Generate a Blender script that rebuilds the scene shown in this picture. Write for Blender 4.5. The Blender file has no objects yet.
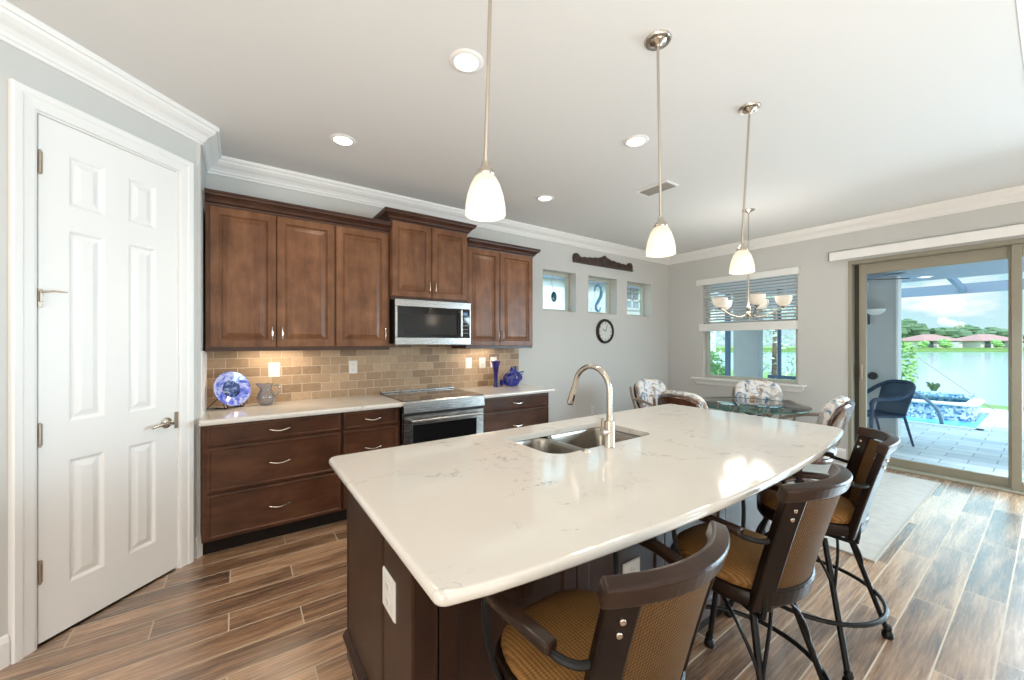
import bpy, bmesh, math, random
from mathutils import Matrix, Vector
random.seed(7)
SC = bpy.context.scene
COL = SC.collection
PI = math.pi
R = math.radians

# ------------------------------------------------------------------ camera, world, sun, lights, exposure
cam_d = bpy.data.cameras.new('camera')
cam_d.sensor_width = 36.0
cam_d.lens = 386.77 / 1024 * 36.0
cam_d.shift_y = 2.7 / 1024
cam_d.clip_start = 0.02
cam_d.clip_end = 600
cam = bpy.data.objects.new('camera', cam_d)
COL.objects.link(cam)
cam.location = (0, 0, 1.41)
cam.rotation_euler = (R(90), 0, R(-35.35))
SC.camera = cam

SC.view_settings.view_transform = 'Standard'
SC.view_settings.look = 'None'
SC.view_settings.gamma = 1.0
SC.view_settings.use_curve_mapping = False
SC.view_settings.exposure = 0.0

world = bpy.data.worlds.new('sky')
SC.world = world
world.use_nodes = True


def build_world():
    nt = world.node_tree
    nt.nodes.clear()
    N = nt.nodes.new
    L = nt.links.new
    out = N('ShaderNodeOutputWorld')
    bg = N('ShaderNodeBackground')
    tc = N('ShaderNodeTexCoord')
    sep = N('ShaderNodeSeparateXYZ')
    L(tc.outputs['Generated'], sep.inputs[0])
    ramp = N('ShaderNodeValToRGB')
    e = ramp.color_ramp.elements
    e[0].position = 0.0
    e[0].color = (0.34, 0.38, 0.34, 1)
    e[1].position = 1.0
    e[1].color = (0.30, 0.62, 0.92, 1)
    a = ramp.color_ramp.elements.new(0.485)
    a.color = (0.34, 0.38, 0.34, 1)
    a = ramp.color_ramp.elements.new(0.5)
    a.color = (0.58, 0.83, 0.89, 1)
    a = ramp.color_ramp.elements.new(0.60)
    a.color = (0.38, 0.72, 0.84, 1)
    m = N('ShaderNodeMath')
    m.operation = 'MULTIPLY_ADD'
    m.inputs[1].default_value = 0.5
    m.inputs[2].default_value = 0.5
    L(sep.outputs[2], m.inputs[0])
    L(m.outputs[0], ramp.inputs[0])
    mp = N('ShaderNodeMapping')
    mp.inputs['Scale'].default_value = (2.2, 2.2, 7.5)
    L(tc.outputs['Generated'], mp.inputs[0])
    no = N('ShaderNodeTexNoise')
    no.inputs['Scale'].default_value = 2.4
    no.inputs['Detail'].default_value = 6
    no.inputs['Roughness'].default_value = 0.55
    L(mp.outputs[0], no.inputs[0])
    cr = N('ShaderNodeValToRGB')
    cr.color_ramp.elements[0].position = 0.51
    cr.color_ramp.elements[0].color = (0, 0, 0, 1)
    cr.color_ramp.elements[1].position = 0.64
    cr.color_ramp.elements[1].color = (1, 1, 1, 1)
    L(no.outputs[0], cr.inputs[0])
    gt = N('ShaderNodeMath')
    gt.operation = 'GREATER_THAN'
    gt.inputs[1].default_value = 0.0
    L(sep.outputs[2], gt.inputs[0])
    mu = N('ShaderNodeMath')
    mu.operation = 'MULTIPLY'
    L(cr.outputs[0], mu.inputs[0])
    L(gt.outputs[0], mu.inputs[1])
    mix = N('ShaderNodeMix')
    mix.data_type = 'RGBA'
    L(mu.outputs[0], mix.inputs['Factor'])
    L(ramp.outputs[0], mix.inputs['A'])
    mix.inputs['B'].default_value = (1.0, 1.0, 0.99, 1)
    L(mix.outputs['Result'], bg.inputs['Color'])
    # the upper sky is far brighter than the haze near the horizon
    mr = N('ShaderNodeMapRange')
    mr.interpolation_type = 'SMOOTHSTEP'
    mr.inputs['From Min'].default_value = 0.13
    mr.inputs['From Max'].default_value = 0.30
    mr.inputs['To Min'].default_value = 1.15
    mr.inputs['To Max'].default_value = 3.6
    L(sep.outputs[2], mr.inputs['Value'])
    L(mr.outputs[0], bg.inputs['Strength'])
    L(bg.outputs[0], out.inputs[0])


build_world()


def lamp(name, kind, loc, energy, color=(1, 1, 1), rot=(0, 0, 0), **kw):
    d = bpy.data.lights.new(name, kind)
    d.energy = energy
    d.color = color
    for k, v in kw.items():
        setattr(d, k, v)
    o = bpy.data.objects.new(name, d)
    COL.objects.link(o)
    o.location = loc
    o.rotation_euler = rot
    return o


# the sun stands high behind the house, so it lights the lake shore and the pool but not the room
lamp('sun', 'SUN', (0, 0, 20), 3.6, (1.0, 0.96, 0.9), Vector((0.42, 0.52, -0.74)).to_track_quat('-Z', 'Y').to_euler(), angle=R(1.0))
# added frontal fill behind the camera; no such source is built there
lamp('great_room_fill', 'AREA', (1.2, -4.7, 1.75), 24, (1.0, 0.95, 0.88), (R(90), 0, 0), shape='RECTANGLE', size=4.6, size_y=2.4)
# added, unseen uplight in the great room, washing the ceiling
lamp('ceiling_bounce_fill', 'AREA', (-1.1, -1.9, 0.7), 215, (1.0, 0.955, 0.89), (R(180), 0, 0), shape='RECTANGLE', size=5.0, size_y=2.4)
# added cool fill outside the unseen door panels, brightening the floor like daylight
lamp('patio_side_fill', 'AREA', (6.25, -1.8, 1.35), 540, (0.64, 0.85, 1.0), (R(46), 0, R(90)), shape='RECTANGLE', size=3.3, size_y=2.2)
lamp('entry_side_fill', 'AREA', (-3.2, -1.6, 1.5), 85, (1.0, 0.92, 0.82), (R(90), 0, R(-90)), shape='RECTANGLE', size=3.0, size_y=2.2)  # added warm fill from the unseen left side, lighting the pantry door

# ------------------------------------------------------------------ materials
MATS = {}


def new_mat(name):
    m = bpy.data.materials.new(name)
    m.use_nodes = True
    MATS[name] = m
    nt = m.node_tree
    b = nt.nodes['Principled BSDF']
    return m, nt, b


def mat(name, col, rough=0.5, metal=0.0, spec=0.5, emit=None, estr=0.0, trans=0.0, coat=0.0, alpha=1.0, ior=1.45, bump=0.0, bscale=200.0, var=0.0, vscale=6.0):
    m, nt, b = new_mat(name)
    b.inputs['Base Color'].default_value = (*col, 1)
    b.inputs['Roughness'].default_value = rough
    b.inputs['Metallic'].default_value = metal
    b.inputs['Specular IOR Level'].default_value = spec
    b.inputs['Transmission Weight'].default_value = trans
    b.inputs['Coat Weight'].default_value = coat
    b.inputs['IOR'].default_value = ior
    if emit:
        b.inputs['Emission Color'].default_value = (*emit, 1)
        b.inputs['Emission Strength'].default_value = estr
    if bump or var:
        tc = nt.nodes.new('ShaderNodeTexCoord')
        no = nt.nodes.new('ShaderNodeTexNoise')
        no.inputs['Detail'].default_value = 4
        nt.links.new(tc.outputs['Object'], no.inputs[0])
        if var:
            no.inputs['Scale'].default_value = vscale
            mx = nt.nodes.new('ShaderNodeMix')
            mx.data_type = 'RGBA'
            mx.inputs['A'].default_value = (*[c * (1 - var) for c in col], 1)
            mx.inputs['B'].default_value = (*[min(1, c * (1 + var)) for c in col], 1)
            nt.links.new(no.outputs[0], mx.inputs['Factor'])
            nt.links.new(mx.outputs['Result'], b.inputs['Base Color'])
        if bump:
            n2 = nt.nodes.new('ShaderNodeTexNoise')
            n2.inputs['Scale'].default_value = bscale
            nt.links.new(tc.outputs['Object'], n2.inputs[0])
            bp = nt.nodes.new('ShaderNodeBump')
            bp.inputs['Strength'].default_value = bump
            bp.inputs['Distance'].default_value = 0.002
            nt.links.new(n2.outputs[0], bp.inputs['Height'])
            nt.links.new(bp.outputs[0], b.inputs['Normal'])
    return m


class NB:
    """small helper for node networks"""
    def __init__(self, nt):
        self.nt = nt

    def n(self, t, **kw):
        x = self.nt.nodes.new(t)
        for k, v in kw.items():
            setattr(x, k, v)
        return x

    def l(self, a, b):
        self.nt.links.new(a, b)

    def m(self, op, a, b=None, c=None):
        x = self.nt.nodes.new('ShaderNodeMath')
        x.operation = op
        for i, q in enumerate((a, b, c)):
            if q is None:
                continue
            if isinstance(q, (int, float)):
                x.inputs[i].default_value = q
            else:
                self.l(q, x.inputs[i])
        return x.outputs[0]

    def mix(self, f, a, b, blend='MIX'):
        x = self.nt.nodes.new('ShaderNodeMix')
        x.data_type = 'RGBA'
        x.blend_type = blend
        for key, q in (('Factor', f), ('A', a), ('B', b)):
            if isinstance(q, (int, float)):
                x.inputs[key].default_value = q
            elif isinstance(q, tuple):
                x.inputs[key].default_value = (*q, 1) if len(q) == 3 else q
            else:
                self.l(q, x.inputs[key])
        return x.outputs['Result']

    def ramp(self, f, stops):
        x = self.nt.nodes.new('ShaderNodeValToRGB')
        el = x.color_ramp.elements
        while len(el) < len(stops):
            el.new(0.5)
        for e, (p, c) in zip(el, stops):
            e.position = p
            e.color = (*c, 1) if len(c) == 3 else c
        self.l(f, x.inputs[0])
        return x.outputs[0]

    def noise(self, vec, scale, detail=4, rough=0.5, dist=0.0):
        x = self.nt.nodes.new('ShaderNodeTexNoise')
        x.inputs['Scale'].default_value = scale
        x.inputs['Detail'].default_value = detail
        x.inputs['Roughness'].default_value = rough
        x.inputs['Distortion'].default_value = dist
        self.l(vec, x.inputs[0])
        return x.outputs[0]

    def mapping(self, vec, scale=(1, 1, 1), loc=(0, 0, 0), rot=(0, 0, 0)):
        x = self.nt.nodes.new('ShaderNodeMapping')
        x.inputs['Scale'].default_value = scale
        x.inputs['Location'].default_value = loc
        x.inputs['Rotation'].default_value = rot
        self.l(vec, x.inputs[0])
        return x.outputs[0]

    def bump(self, h, strength, dist, b):
        x = self.nt.nodes.new('ShaderNodeBump')
        x.inputs['Strength'].default_value = strength
        x.inputs['Distance'].default_value = dist
        self.l(h, x.inputs['Height'])
        self.l(x.outputs[0], b.inputs['Normal'])


def floor_material():
    m, nt, b = new_mat('wood_look_tile')
    q = NB(nt)
    tc = q.n('ShaderNodeTexCoord')
    sp = q.n('ShaderNodeSeparateXYZ')
    q.l(tc.outputs['Object'], sp.inputs[0])
    x, y = sp.outputs[0], sp.outputs[1]
    row = q.m('DIVIDE', q.m('SUBTRACT', 3.284, y), 0.1563)
    k = q.m('FLOOR', row)
    fr = q.m('SUBTRACT', row, k)
    u = q.m('DIVIDE', q.m('SUBTRACT', q.m('SUBTRACT', x, 0.27), q.m('MULTIPLY', k, 0.31)), 0.93)
    c = q.m('FLOOR', u)
    fu = q.m('SUBTRACT', u, c)
    gx = q.m('LESS_THAN', fu, 0.0072)
    gy = q.m('LESS_THAN', fr, 0.040)
    grout = q.m('MAXIMUM', gx, gy)
    cv = q.n('ShaderNodeCombineXYZ')
    q.l(c, cv.inputs[0])
    q.l(k, cv.inputs[1])
    wn = q.n('ShaderNodeTexWhiteNoise', noise_dimensions='2D')
    q.l(cv.outputs[0], wn.inputs['Vector'])
    rnd = wn.outputs['Value']
    # grain runs along the plank, shifted from tile to tile
    gv = q.n('ShaderNodeCombineXYZ')
    q.l(q.m('ADD', q.m('MULTIPLY', x, 1.1), q.m('MULTIPLY', rnd, 37.0)), gv.inputs[0])
    q.l(q.m('ADD', q.m('MULTIPLY', y, 10.0), q.m('MULTIPLY', rnd, 91.0)), gv.inputs[1])
    q.l(rnd, gv.inputs[2])
    g1 = q.noise(gv.outputs[0], 1.3, 6, 0.6, 0.6)
    gv2 = q.mapping(gv.outputs[0], (3.0, 6.0, 1))
    g2 = q.noise(gv2, 1.6, 4, 0.6)
    g = q.m('ADD', q.m('MULTIPLY', g1, 0.75), q.m('MULTIPLY', g2, 0.25))
    g = q.m('ADD', g, q.m('MULTIPLY', q.m('SUBTRACT', rnd, 0.5), 0.20))
    colr = q.ramp(g, [(0.34, (0.095, 0.052, 0.030)), (0.44, (0.205, 0.113, 0.062)), (0.54, (0.35, 0.198, 0.108)), (0.65, (0.52, 0.32, 0.185))])
    col = q.mix(grout, colr, (0.55, 0.445, 0.33))
    q.l(col, b.inputs['Base Color'])
    b.inputs['Specular IOR Level'].default_value = 0.6
    q.l(q.m('MULTIPLY', q.m('SUBTRACT', 1.0, grout), 0.85), b.inputs['Coat Weight'])
    b.inputs['Coat Roughness'].default_value = 0.32
    b.inputs['Coat IOR'].default_value = 2.0
    rg = q.m('ADD', 0.20, q.m('MULTIPLY', g2, 0.14))
    q.l(q.m('ADD', rg, q.m('MULTIPLY', grout, 0.4)), b.inputs['Roughness'])
    hgt = q.m('SUBTRACT', q.m('MULTIPLY', g2, 0.25), grout)
    q.bump(hgt, 0.16, 0.002, b)
    return m


def wood_material(name, dark, mid, light, rough=0.34, scale=1.0, axis='z', coat=0.25, spec=0.5):
    m, nt, b = new_mat(name)
    q = NB(nt)
    tc = q.n('ShaderNodeTexCoord')
    s = {'z': (7, 7, 1.2), 'x': (1.2, 7, 7), 'y': (7, 1.2, 7)}[axis]
    v = q.mapping(tc.outputs['Object'], tuple(t * scale for t in s))
    g = q.noise(v, 2.2, 5, 0.6, 0.4)
    blot = q.noise(tc.outputs['Object'], 5.5 * scale, 4, 0.55)
    f = q.m('ADD', q.m('MULTIPLY', g, 0.5), q.m('MULTIPLY', blot, 0.5))
    col = q.ramp(f, [(0.36, dark), (0.5, mid), (0.66, light)])
    q.l(col, b.inputs['Base Color'])
    b.inputs['Roughness'].default_value = rough
    b.inputs['Coat Weight'].default_value = coat
    b.inputs['Specular IOR Level'].default_value = spec
    b.inputs['Coat Roughness'].default_value = 0.25
    q.bump(g, 0.06, 0.001, b)
    return m


def quartz_material():
    m, nt, b = new_mat('white_quartz')
    q = NB(nt)
    tc = q.n('ShaderNodeTexCoord')
    v = tc.outputs['Object']
    warp = q.noise(v, 2.4, 5, 0.65)
    wv = q.n('ShaderNodeVectorMath', operation='ADD')
    q.l(v, wv.inputs[0])
    cc = q.n('ShaderNodeCombineXYZ')
    q.l(q.m('MULTIPLY', warp, 0.7), cc.inputs[0])
    q.l(q.m('MULTIPLY', warp, -0.4), cc.inputs[1])
    q.l(cc.outputs[0], wv.inputs[1])
    n1 = q.noise(wv.outputs[0], 2.1, 5, 0.6, 0.8)
    line = q.m('ABSOLUTE', q.m('SUBTRACT', n1, 0.5))
    vein = q.ramp(line, [(0.0, (1, 1, 1)), (0.012, (0, 0, 0))])
    msk = q.ramp(q.noise(v, 3.2, 3), [(0.40, (0, 0, 0)), (0.54, (1, 1, 1))])
    msk2 = q.ramp(q.noise(v, 22, 3), [(0.42, (0, 0, 0)), (0.58, (1, 1, 1))])
    ve = q.m('MULTIPLY', q.m('MULTIPLY', vein, msk), msk2)
    soft = q.noise(v, 3.0, 4)
    base = q.mix(soft, (0.61, 0.57, 0.515), (0.67, 0.63, 0.575))
    col = q.mix(q.m('MULTIPLY', ve, 0.85), base, (0.34, 0.31, 0.28))
    q.l(col, b.inputs['Base Color'])
    b.inputs['Roughness'].default_value = 0.085
    b.inputs['Specular IOR Level'].default_value = 0.75
    return m


def splash_material():
    m, nt, b = new_mat('travertine_subway_tile')
    q = NB(nt)
    tc = q.n('ShaderNodeTexCoord')
    sp = q.n('ShaderNodeSeparateXYZ')
    q.l(tc.outputs['Object'], sp.inputs[0])
    cv = q.n('ShaderNodeCombineXYZ')
    q.l(sp.outputs[0], cv.inputs[0])
    q.l(sp.outputs[2], cv.inputs[1])
    br = q.n('ShaderNodeTexBrick')
    br.offset = 0.5
    br.inputs['Scale'].default_value = 1.0
    br.inputs['Brick Width'].default_value = 0.152
    br.inputs['Row Height'].default_value = 0.0755
    br.inputs['Mortar Size'].default_value = 0.0035
    br.inputs['Mortar Smooth'].default_value = 0.35
    br.inputs['Bias'].default_value = 0.0
    br.inputs['Color1'].default_value = (0, 0, 0, 1)
    br.inputs['Color2'].default_value = (1, 1, 1, 1)
    br.inputs['Mortar'].default_value = (0.5, 0.5, 0.5, 1)
    wob = q.noise(cv.outputs[0], 30, 2)
    add = q.n('ShaderNodeVectorMath', operation='ADD')
    q.l(cv.outputs[0], add.inputs[0])
    wv = q.n('ShaderNodeCombineXYZ')
    q.l(q.m('MULTIPLY', q.m('SUBTRACT', wob, 0.5), 0.006), wv.inputs[0])
    q.l(q.m('MULTIPLY', q.m('SUBTRACT', wob, 0.5), 0.006), wv.inputs[1])
    q.l(wv.outputs[0], add.inputs[1])
    q.l(add.outputs[0], br.inputs['Vector'])
    n1 = q.noise(cv.outputs[0], 26, 5, 0.65)
    f = q.m('ADD', q.m('MULTIPLY', br.outputs['Color'], 0.55), q.m('MULTIPLY', n1, 0.5))
    col = q.ramp(f, [(0.15, (0.215, 0.132, 0.074)), (0.45, (0.345, 0.225, 0.130)), (0.85, (0.50, 0.345, 0.21))])
    col = q.mix(br.outputs['Fac'], col, (0.54, 0.43, 0.31))
    q.l(col, b.inputs['Base Color'])
    b.inputs['Roughness'].default_value = 0.55
    h = q.m('SUBTRACT', q.m('MULTIPLY', n1, 0.3), br.outputs['Fac'])
    q.bump(h, 0.7, 0.004, b)
    return m


def cane_material(name, rows=False, k=1.0):
    m, nt, b = new_mat(name)
    q = NB(nt)
    tc = q.n('ShaderNodeTexCoord')
    sp = q.n('ShaderNodeSeparateXYZ')
    q.l(tc.outputs['Object'], sp.inputs[0])
    x = sp.outputs[0]
    y = q.m('ADD', sp.outputs[1], sp.outputs[2])
    S = 760.0 if rows else 980.0
    sx = q.m('SINE', q.m('MULTIPLY', x, S * (0.9 if rows else 1.0)))
    sy = q.m('SINE', q.m('MULTIPLY', y, S))
    if rows:
        w = q.m('ADD', q.m('MULTIPLY', sx, 0.42), q.m('MULTIPLY', sy, 0.2))
    else:
        w = q.m('ADD', q.m('MULTIPLY', sx, 0.5), q.m('MULTIPLY', sy, 0.5))
    w = q.m('MULTIPLY_ADD', w, 0.5, 0.5)
    n = q.noise(tc.outputs['Object'], 9, 3)
    n = q.m('ADD', q.m('MULTIPLY', n, 0.4), q.m('MULTIPLY', q.noise(tc.outputs['Object'], 160, 2), 0.6))
    f = q.m('ADD', q.m('MULTIPLY', w, 0.60), q.m('MULTIPLY', n, 0.40))
    col = q.ramp(f, [(p, tuple(k * t for t in c)) for p, c in [(0.15, (0.030, 0.013, 0.004)), (0.45, (0.19, 0.088, 0.024)), (0.85, (0.36, 0.19, 0.062))]])
    q.l(col, b.inputs['Base Color'])
    b.inputs['Roughness'].default_value = 0.6
    b.inputs['Specular IOR Level'].default_value = 0.2
    q.bump(w, 0.6, 0.002, b)
    return m


def floral_material():
    m, nt, b = new_mat('floral_fabric')
    q = NB(nt)
    tc = q.n('ShaderNodeTexCoord')
    v = tc.outputs['Object']
    w = q.noise(v, 9, 3)
    n1 = q.noise(v, 8.5, 4, 0.6, 1.2)
    n2 = q.noise(q.mapping(v, (1, 1, 1), (3.7, 1.1, 8.2)), 8, 4, 0.6, 1.0)
    n3 = q.noise(q.mapping(v, (1, 1, 1), (9.7, 5.1, 2.2)), 9, 4, 0.6, 1.0)
    col = q.mix(q.ramp(n3, [(0.51, (0, 0, 0)), (0.58, (1, 1, 1))]), (0.72, 0.69, 0.65), (0.36, 0.35, 0.34))
    col = q.mix(q.ramp(n1, [(0.55, (0, 0, 0)), (0.60, (1, 1, 1))]), col, (0.13, 0.21, 0.36))
    col = q.mix(q.ramp(n2, [(0.60, (0, 0, 0)), (0.64, (1, 1, 1))]), col, (0.40, 0.23, 0.12))
    q.l(col, b.inputs['Base Color'])
    b.inputs['Roughness'].default_value = 0.85
    q.bump(w, 0.1, 0.004, b)
    return m


def paver_material():
    m, nt, b = new_mat('grey_pavers')
    q = NB(nt)
    tc = q.n('ShaderNodeTexCoord')
    br = q.n('ShaderNodeTexBrick')
    br.offset = 0.5
    br.inputs['Scale'].default_value = 1.0
    br.inputs['Brick Width'].default_value = 0.42
    br.inputs['Row Height'].default_value = 0.24
    br.inputs['Mortar Size'].default_value = 0.006
    br.inputs['Color1'].default_value = (0, 0, 0, 1)
    br.inputs['Color2'].default_value = (1, 1, 1, 1)
    br.inputs['Mortar'].default_value = (0.3, 0.3, 0.3, 1)
    q.l(q.mapping(tc.outputs['Object'], (1, 1, 1), (0, 0, 0), (0, 0, R(90))), br.inputs['Vector'])
    n = q.noise(tc.outputs['Object'], 6, 4)
    f = q.m('ADD', q.m('MULTIPLY', br.outputs['Color'], 0.5), q.m('MULTIPLY', n, 0.5))
    col = q.ramp(f, [(0.2, (0.46, 0.48, 0.52)), (0.55, (0.60, 0.60, 0.61)), (0.85, (0.70, 0.68, 0.66))])
    col = q.mix(br.outputs['Fac'], col, (0.24, 0.25, 0.27))
    q.l(col, b.inputs['Base Color'])
    b.inputs['Roughness'].default_value = 0.6
    return m


def mosaic_material():
    m, nt, b = new_mat('blue_mosaic_tile')
    q = NB(nt)
    tc = q.n('ShaderNodeTexCoord')
    v = q.n('ShaderNodeTexVoronoi')
    v.inputs['Scale'].default_value = 26
    q.l(tc.outputs['Object'], v.inputs['Vector'])
    sp = q.n('ShaderNodeSeparateColor')
    q.l(v.outputs['Color'], sp.inputs[0])
    col = q.ramp(sp.outputs[0], [(0.1, (0.06, 0.16, 0.34)), (0.45, (0.28, 0.42, 0.56)), (0.9, (0.66, 0.70, 0.70))])
    q.l(col, b.inputs['Base Color'])
    b.inputs['Roughness'].default_value = 0.2
    return m


def water_material(name, col, rough, wave):
    m, nt, b = new_mat(name)
    q = NB(nt)
    tc = q.n('ShaderNodeTexCoord')
    b.inputs['Base Color'].default_value = (*col, 1)
    b.inputs['Roughness'].default_value = rough
    n = q.noise(tc.outputs['Object'], wave, 3)
    q.bump(n, 0.25, 0.05, b)
    return m


def leaf_material(name, a, c):
    m, nt, b = new_mat(name)
    q = NB(nt)
    tc = q.n('ShaderNodeTexCoord')
    n = q.noise(tc.outputs['Object'], 2.5, 5, 0.7)
    q.l(q.ramp(n, [(0.35, a), (0.65, c)]), b.inputs['Base Color'])
    b.inputs['Roughness'].default_value = 0.8
    return m


def glass_pane(name, tint=(0.97, 0.985, 0.98), gloss=0.5):
    """a thin sheet: see-through, mirror-like at a grazing view"""
    m, nt, b = new_mat(name)
    q = NB(nt)
    nt.nodes.remove(b)
    t = q.n('ShaderNodeBsdfTransparent')
    t.inputs[0].default_value = (*tint, 1)
    g = q.n('ShaderNodeBsdfGlossy')
    g.inputs['Roughness'].default_value = 0.02
    fr = q.n('ShaderNodeFresnel')
    fr.inputs['IOR'].default_value = 1.45
    mx = q.n('ShaderNodeMixShader')
    q.l(q.m('MULTIPLY', fr.outputs[0], gloss), mx.inputs[0])
    q.l(t.outputs[0], mx.inputs[1])
    q.l(g.outputs[0], mx.inputs[2])
    q.l(mx.outputs[0], nt.nodes['Material Output'].inputs[0])
    return m


def shade_glass():
    m, nt, b = new_mat('white_alabaster_glass')
    q = NB(nt)
    b.inputs['Base Color'].default_value = (0.84, 0.80, 0.74, 1)
    b.inputs['Roughness'].default_value = 0.3
    t = q.n('ShaderNodeBsdfTranslucent')
    t.inputs[0].default_value = (0.76, 0.73, 0.68, 1)
    mx = q.n('ShaderNodeMixShader')
    mx.inputs[0].default_value = 0.6
    q.l(b.outputs[0], mx.inputs[1])
    q.l(t.outputs[0], mx.inputs[2])
    q.l(mx.outputs[0], nt.nodes['Material Output'].inputs[0])
    return m


def art_glass(name, stops, scale, trans=0.6):
    m, nt, b = new_mat(name)
    q = NB(nt)
    tc = q.n('ShaderNodeTexCoord')
    n = q.noise(tc.outputs['Object'], scale, 4, 0.6, 1.5)
    q.l(q.ramp(n, stops), b.inputs['Base Color'])
    b.inputs['Roughness'].default_value = 0.06
    b.inputs['Transmission Weight'].default_value = trans
    b.inputs['Coat Weight'].default_value = 0.5
    return m


def steel_material(name, col=(0.62, 0.60, 0.58), rough=0.28, axis=(2, 2, 120)):
    m, nt, b = new_mat(name)
    q = NB(nt)
    tc = q.n('ShaderNodeTexCoord')
    n = q.noise(q.mapping(tc.outputs['Object'], axis), 3, 3)
    b.inputs['Base Color'].default_value = (*col, 1)
    b.inputs['Metallic'].default_value = 1.0
    q.l(q.m('ADD', rough - 0.06, q.m('MULTIPLY', n, 0.12)), b.inputs['Roughness'])
    return m


FLOOR = floor_material()
WALL = mat('grey_wall_paint', (0.595, 0.592, 0.570), 0.75, bump=0.05, bscale=160)
CEIL = mat('ceiling_paint', (0.76, 0.755, 0.74), 0.85)
TRIM = mat('white_trim_paint', (0.86, 0.85, 0.83), 0.35)
DOORW = mat('white_door_paint', (0.88, 0.87, 0.85), 0.32)
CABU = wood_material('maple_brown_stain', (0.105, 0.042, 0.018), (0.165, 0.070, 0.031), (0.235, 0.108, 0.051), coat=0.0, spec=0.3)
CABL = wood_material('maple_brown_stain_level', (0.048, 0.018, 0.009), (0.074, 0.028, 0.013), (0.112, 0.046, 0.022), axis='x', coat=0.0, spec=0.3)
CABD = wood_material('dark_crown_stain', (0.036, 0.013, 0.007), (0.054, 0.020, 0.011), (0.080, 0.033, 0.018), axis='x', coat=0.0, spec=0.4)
ISLW = wood_material('espresso_island_stain', (0.024, 0.009, 0.005), (0.036, 0.015, 0.008), (0.054, 0.024, 0.013), coat=0.0, spec=0.2)

TOE = mat('dark_toe_kick', (0.012, 0.008, 0.006), 0.7, 0.0, 0.2)
QUARTZ = quartz_material()
SPLASH = splash_material()
STEEL = steel_material('brushed_steel', (0.46, 0.445, 0.43), 0.26)
STEELV = steel_material('brushed_steel_upright', (0.46, 0.445, 0.43), 0.28, (120, 120, 2))
SINKS = steel_material('sink_steel', (0.28, 0.255, 0.22), 0.25, (60, 2, 2))
NICKEL = mat('satin_nickel', (0.56, 0.50, 0.43), 0.24, 1.0)
BRASSN = mat('aged_nickel', (0.50, 0.42, 0.34), 0.3, 1.0)
BLACKG = mat('black_glass', (0.008, 0.008, 0.009), 0.05, coat=0.5)
SMOKE = mat('smoked_oven_window', (0.028, 0.026, 0.025), 0.12, spec=0.35)
BLACKP = mat('black_plastic', (0.012, 0.012, 0.012), 0.4)
DARKS = mat('dark_brown_pocket_gap', (0.05, 0.042, 0.032), 0.6)
COOK = mat('cooktop_glass', (0.035, 0.033, 0.032), 0.06, coat=0.6)
RINGM = mat('burner_ring_print', (0.16, 0.15, 0.15), 0.15)
VENTM = mat('grey_vent_louver', (0.42, 0.41, 0.39), 0.4)
WHITEP = mat('white_plastic', (0.72, 0.70, 0.66), 0.35)
GREYP = mat('grey_print', (0.25, 0.25, 0.26), 0.4)
DISPLAY = mat('blue_display', (0.02, 0.05, 0.10), 0.1, emit=(0.30, 0.55, 0.85), estr=0.35)
CANE = cane_material('woven_cane', False, 0.46)  # for the stool backs; their shade is put into this darker cane colour
CANES = cane_material('ribbed_woven_seat', rows=True)
STOOLW = wood_material('dark_stool_wood', (0.006, 0.003, 0.002), (0.011, 0.006, 0.004), (0.024, 0.012, 0.008), 0.30, 1.0, 'x', 0.0, 0.2)

RAILW = wood_material('worn_rail_wood', (0.016, 0.008, 0.005), (0.026, 0.013, 0.008), (0.05, 0.026, 0.016), 0.28, 1.0, 'x', 0.1, 0.22)
IRON = mat('black_iron', (0.006, 0.006, 0.006), 0.42, 0.0, 0.3)
FLORAL = floral_material()
CHAIRW = wood_material('red_brown_chair_wood', (0.045, 0.016, 0.009), (0.085, 0.032, 0.016), (0.14, 0.06, 0.03), 0.25, 1.0, 'z', 0.5)
RATTAN = mat('silvered_rattan', (0.30, 0.24, 0.19), 0.35, var=0.3, vscale=30)
RUGM = mat('beige_rug', (0.47, 0.44, 0.395), 0.95, bump=0.4, bscale=300, var=0.22, vscale=14)
RUGB = mat('rug_binding', (0.40, 0.37, 0.32), 0.9)
ALU = mat('bronze_beige_aluminium', (0.30, 0.275, 0.21), 0.4)
WINF = mat('beige_window_frame', (0.50, 0.50, 0.43), 0.4)
PANE = glass_pane('window_glass')
TABLEG = glass_pane('table_glass', (0.90, 0.965, 0.95), 1.0)
TABLEE = mat('green_glass_edge', (0.10, 0.30, 0.26), 0.08, trans=0.4)
SHADE = shade_glass()
BULB = mat('lit_bulb', (1, 1, 1), 0.4, emit=(1.0, 0.94, 0.85), estr=5.2)
CANL = mat('lit_downlight_lens', (1, 1, 1), 0.4, emit=(1.0, 0.95, 0.88), estr=7.0)
BLIND = mat('white_blind', (0.80, 0.80, 0.78), 0.45)
PLAQUE = wood_material('carved_dark_wood', (0.022, 0.010, 0.006), (0.042, 0.018, 0.010), (0.075, 0.034, 0.019), 0.4, 3.0, 'x')
CLOCKF = mat('cream_clock_face', (0.66, 0.66, 0.61), 0.4)
CLOCKR = mat('dark_clock_rim', (0.028, 0.020, 0.016), 0.3)
COBALT = art_glass('cobalt_glass', [(0.38, (0.002, 0.003, 0.06)), (0.52, (0.004, 0.010, 0.20)), (0.60, (0.008, 0.03, 0.40)), (0.72, (0.10, 0.18, 0.66))], 30, 0.12)
PURPLEG = art_glass('violet_blue_glass', [(0.3, (0.006, 0.002, 0.07)), (0.6, (0.014, 0.010, 0.20)), (0.8, (0.12, 0.13, 0.5))], 20, 0.15)
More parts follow.
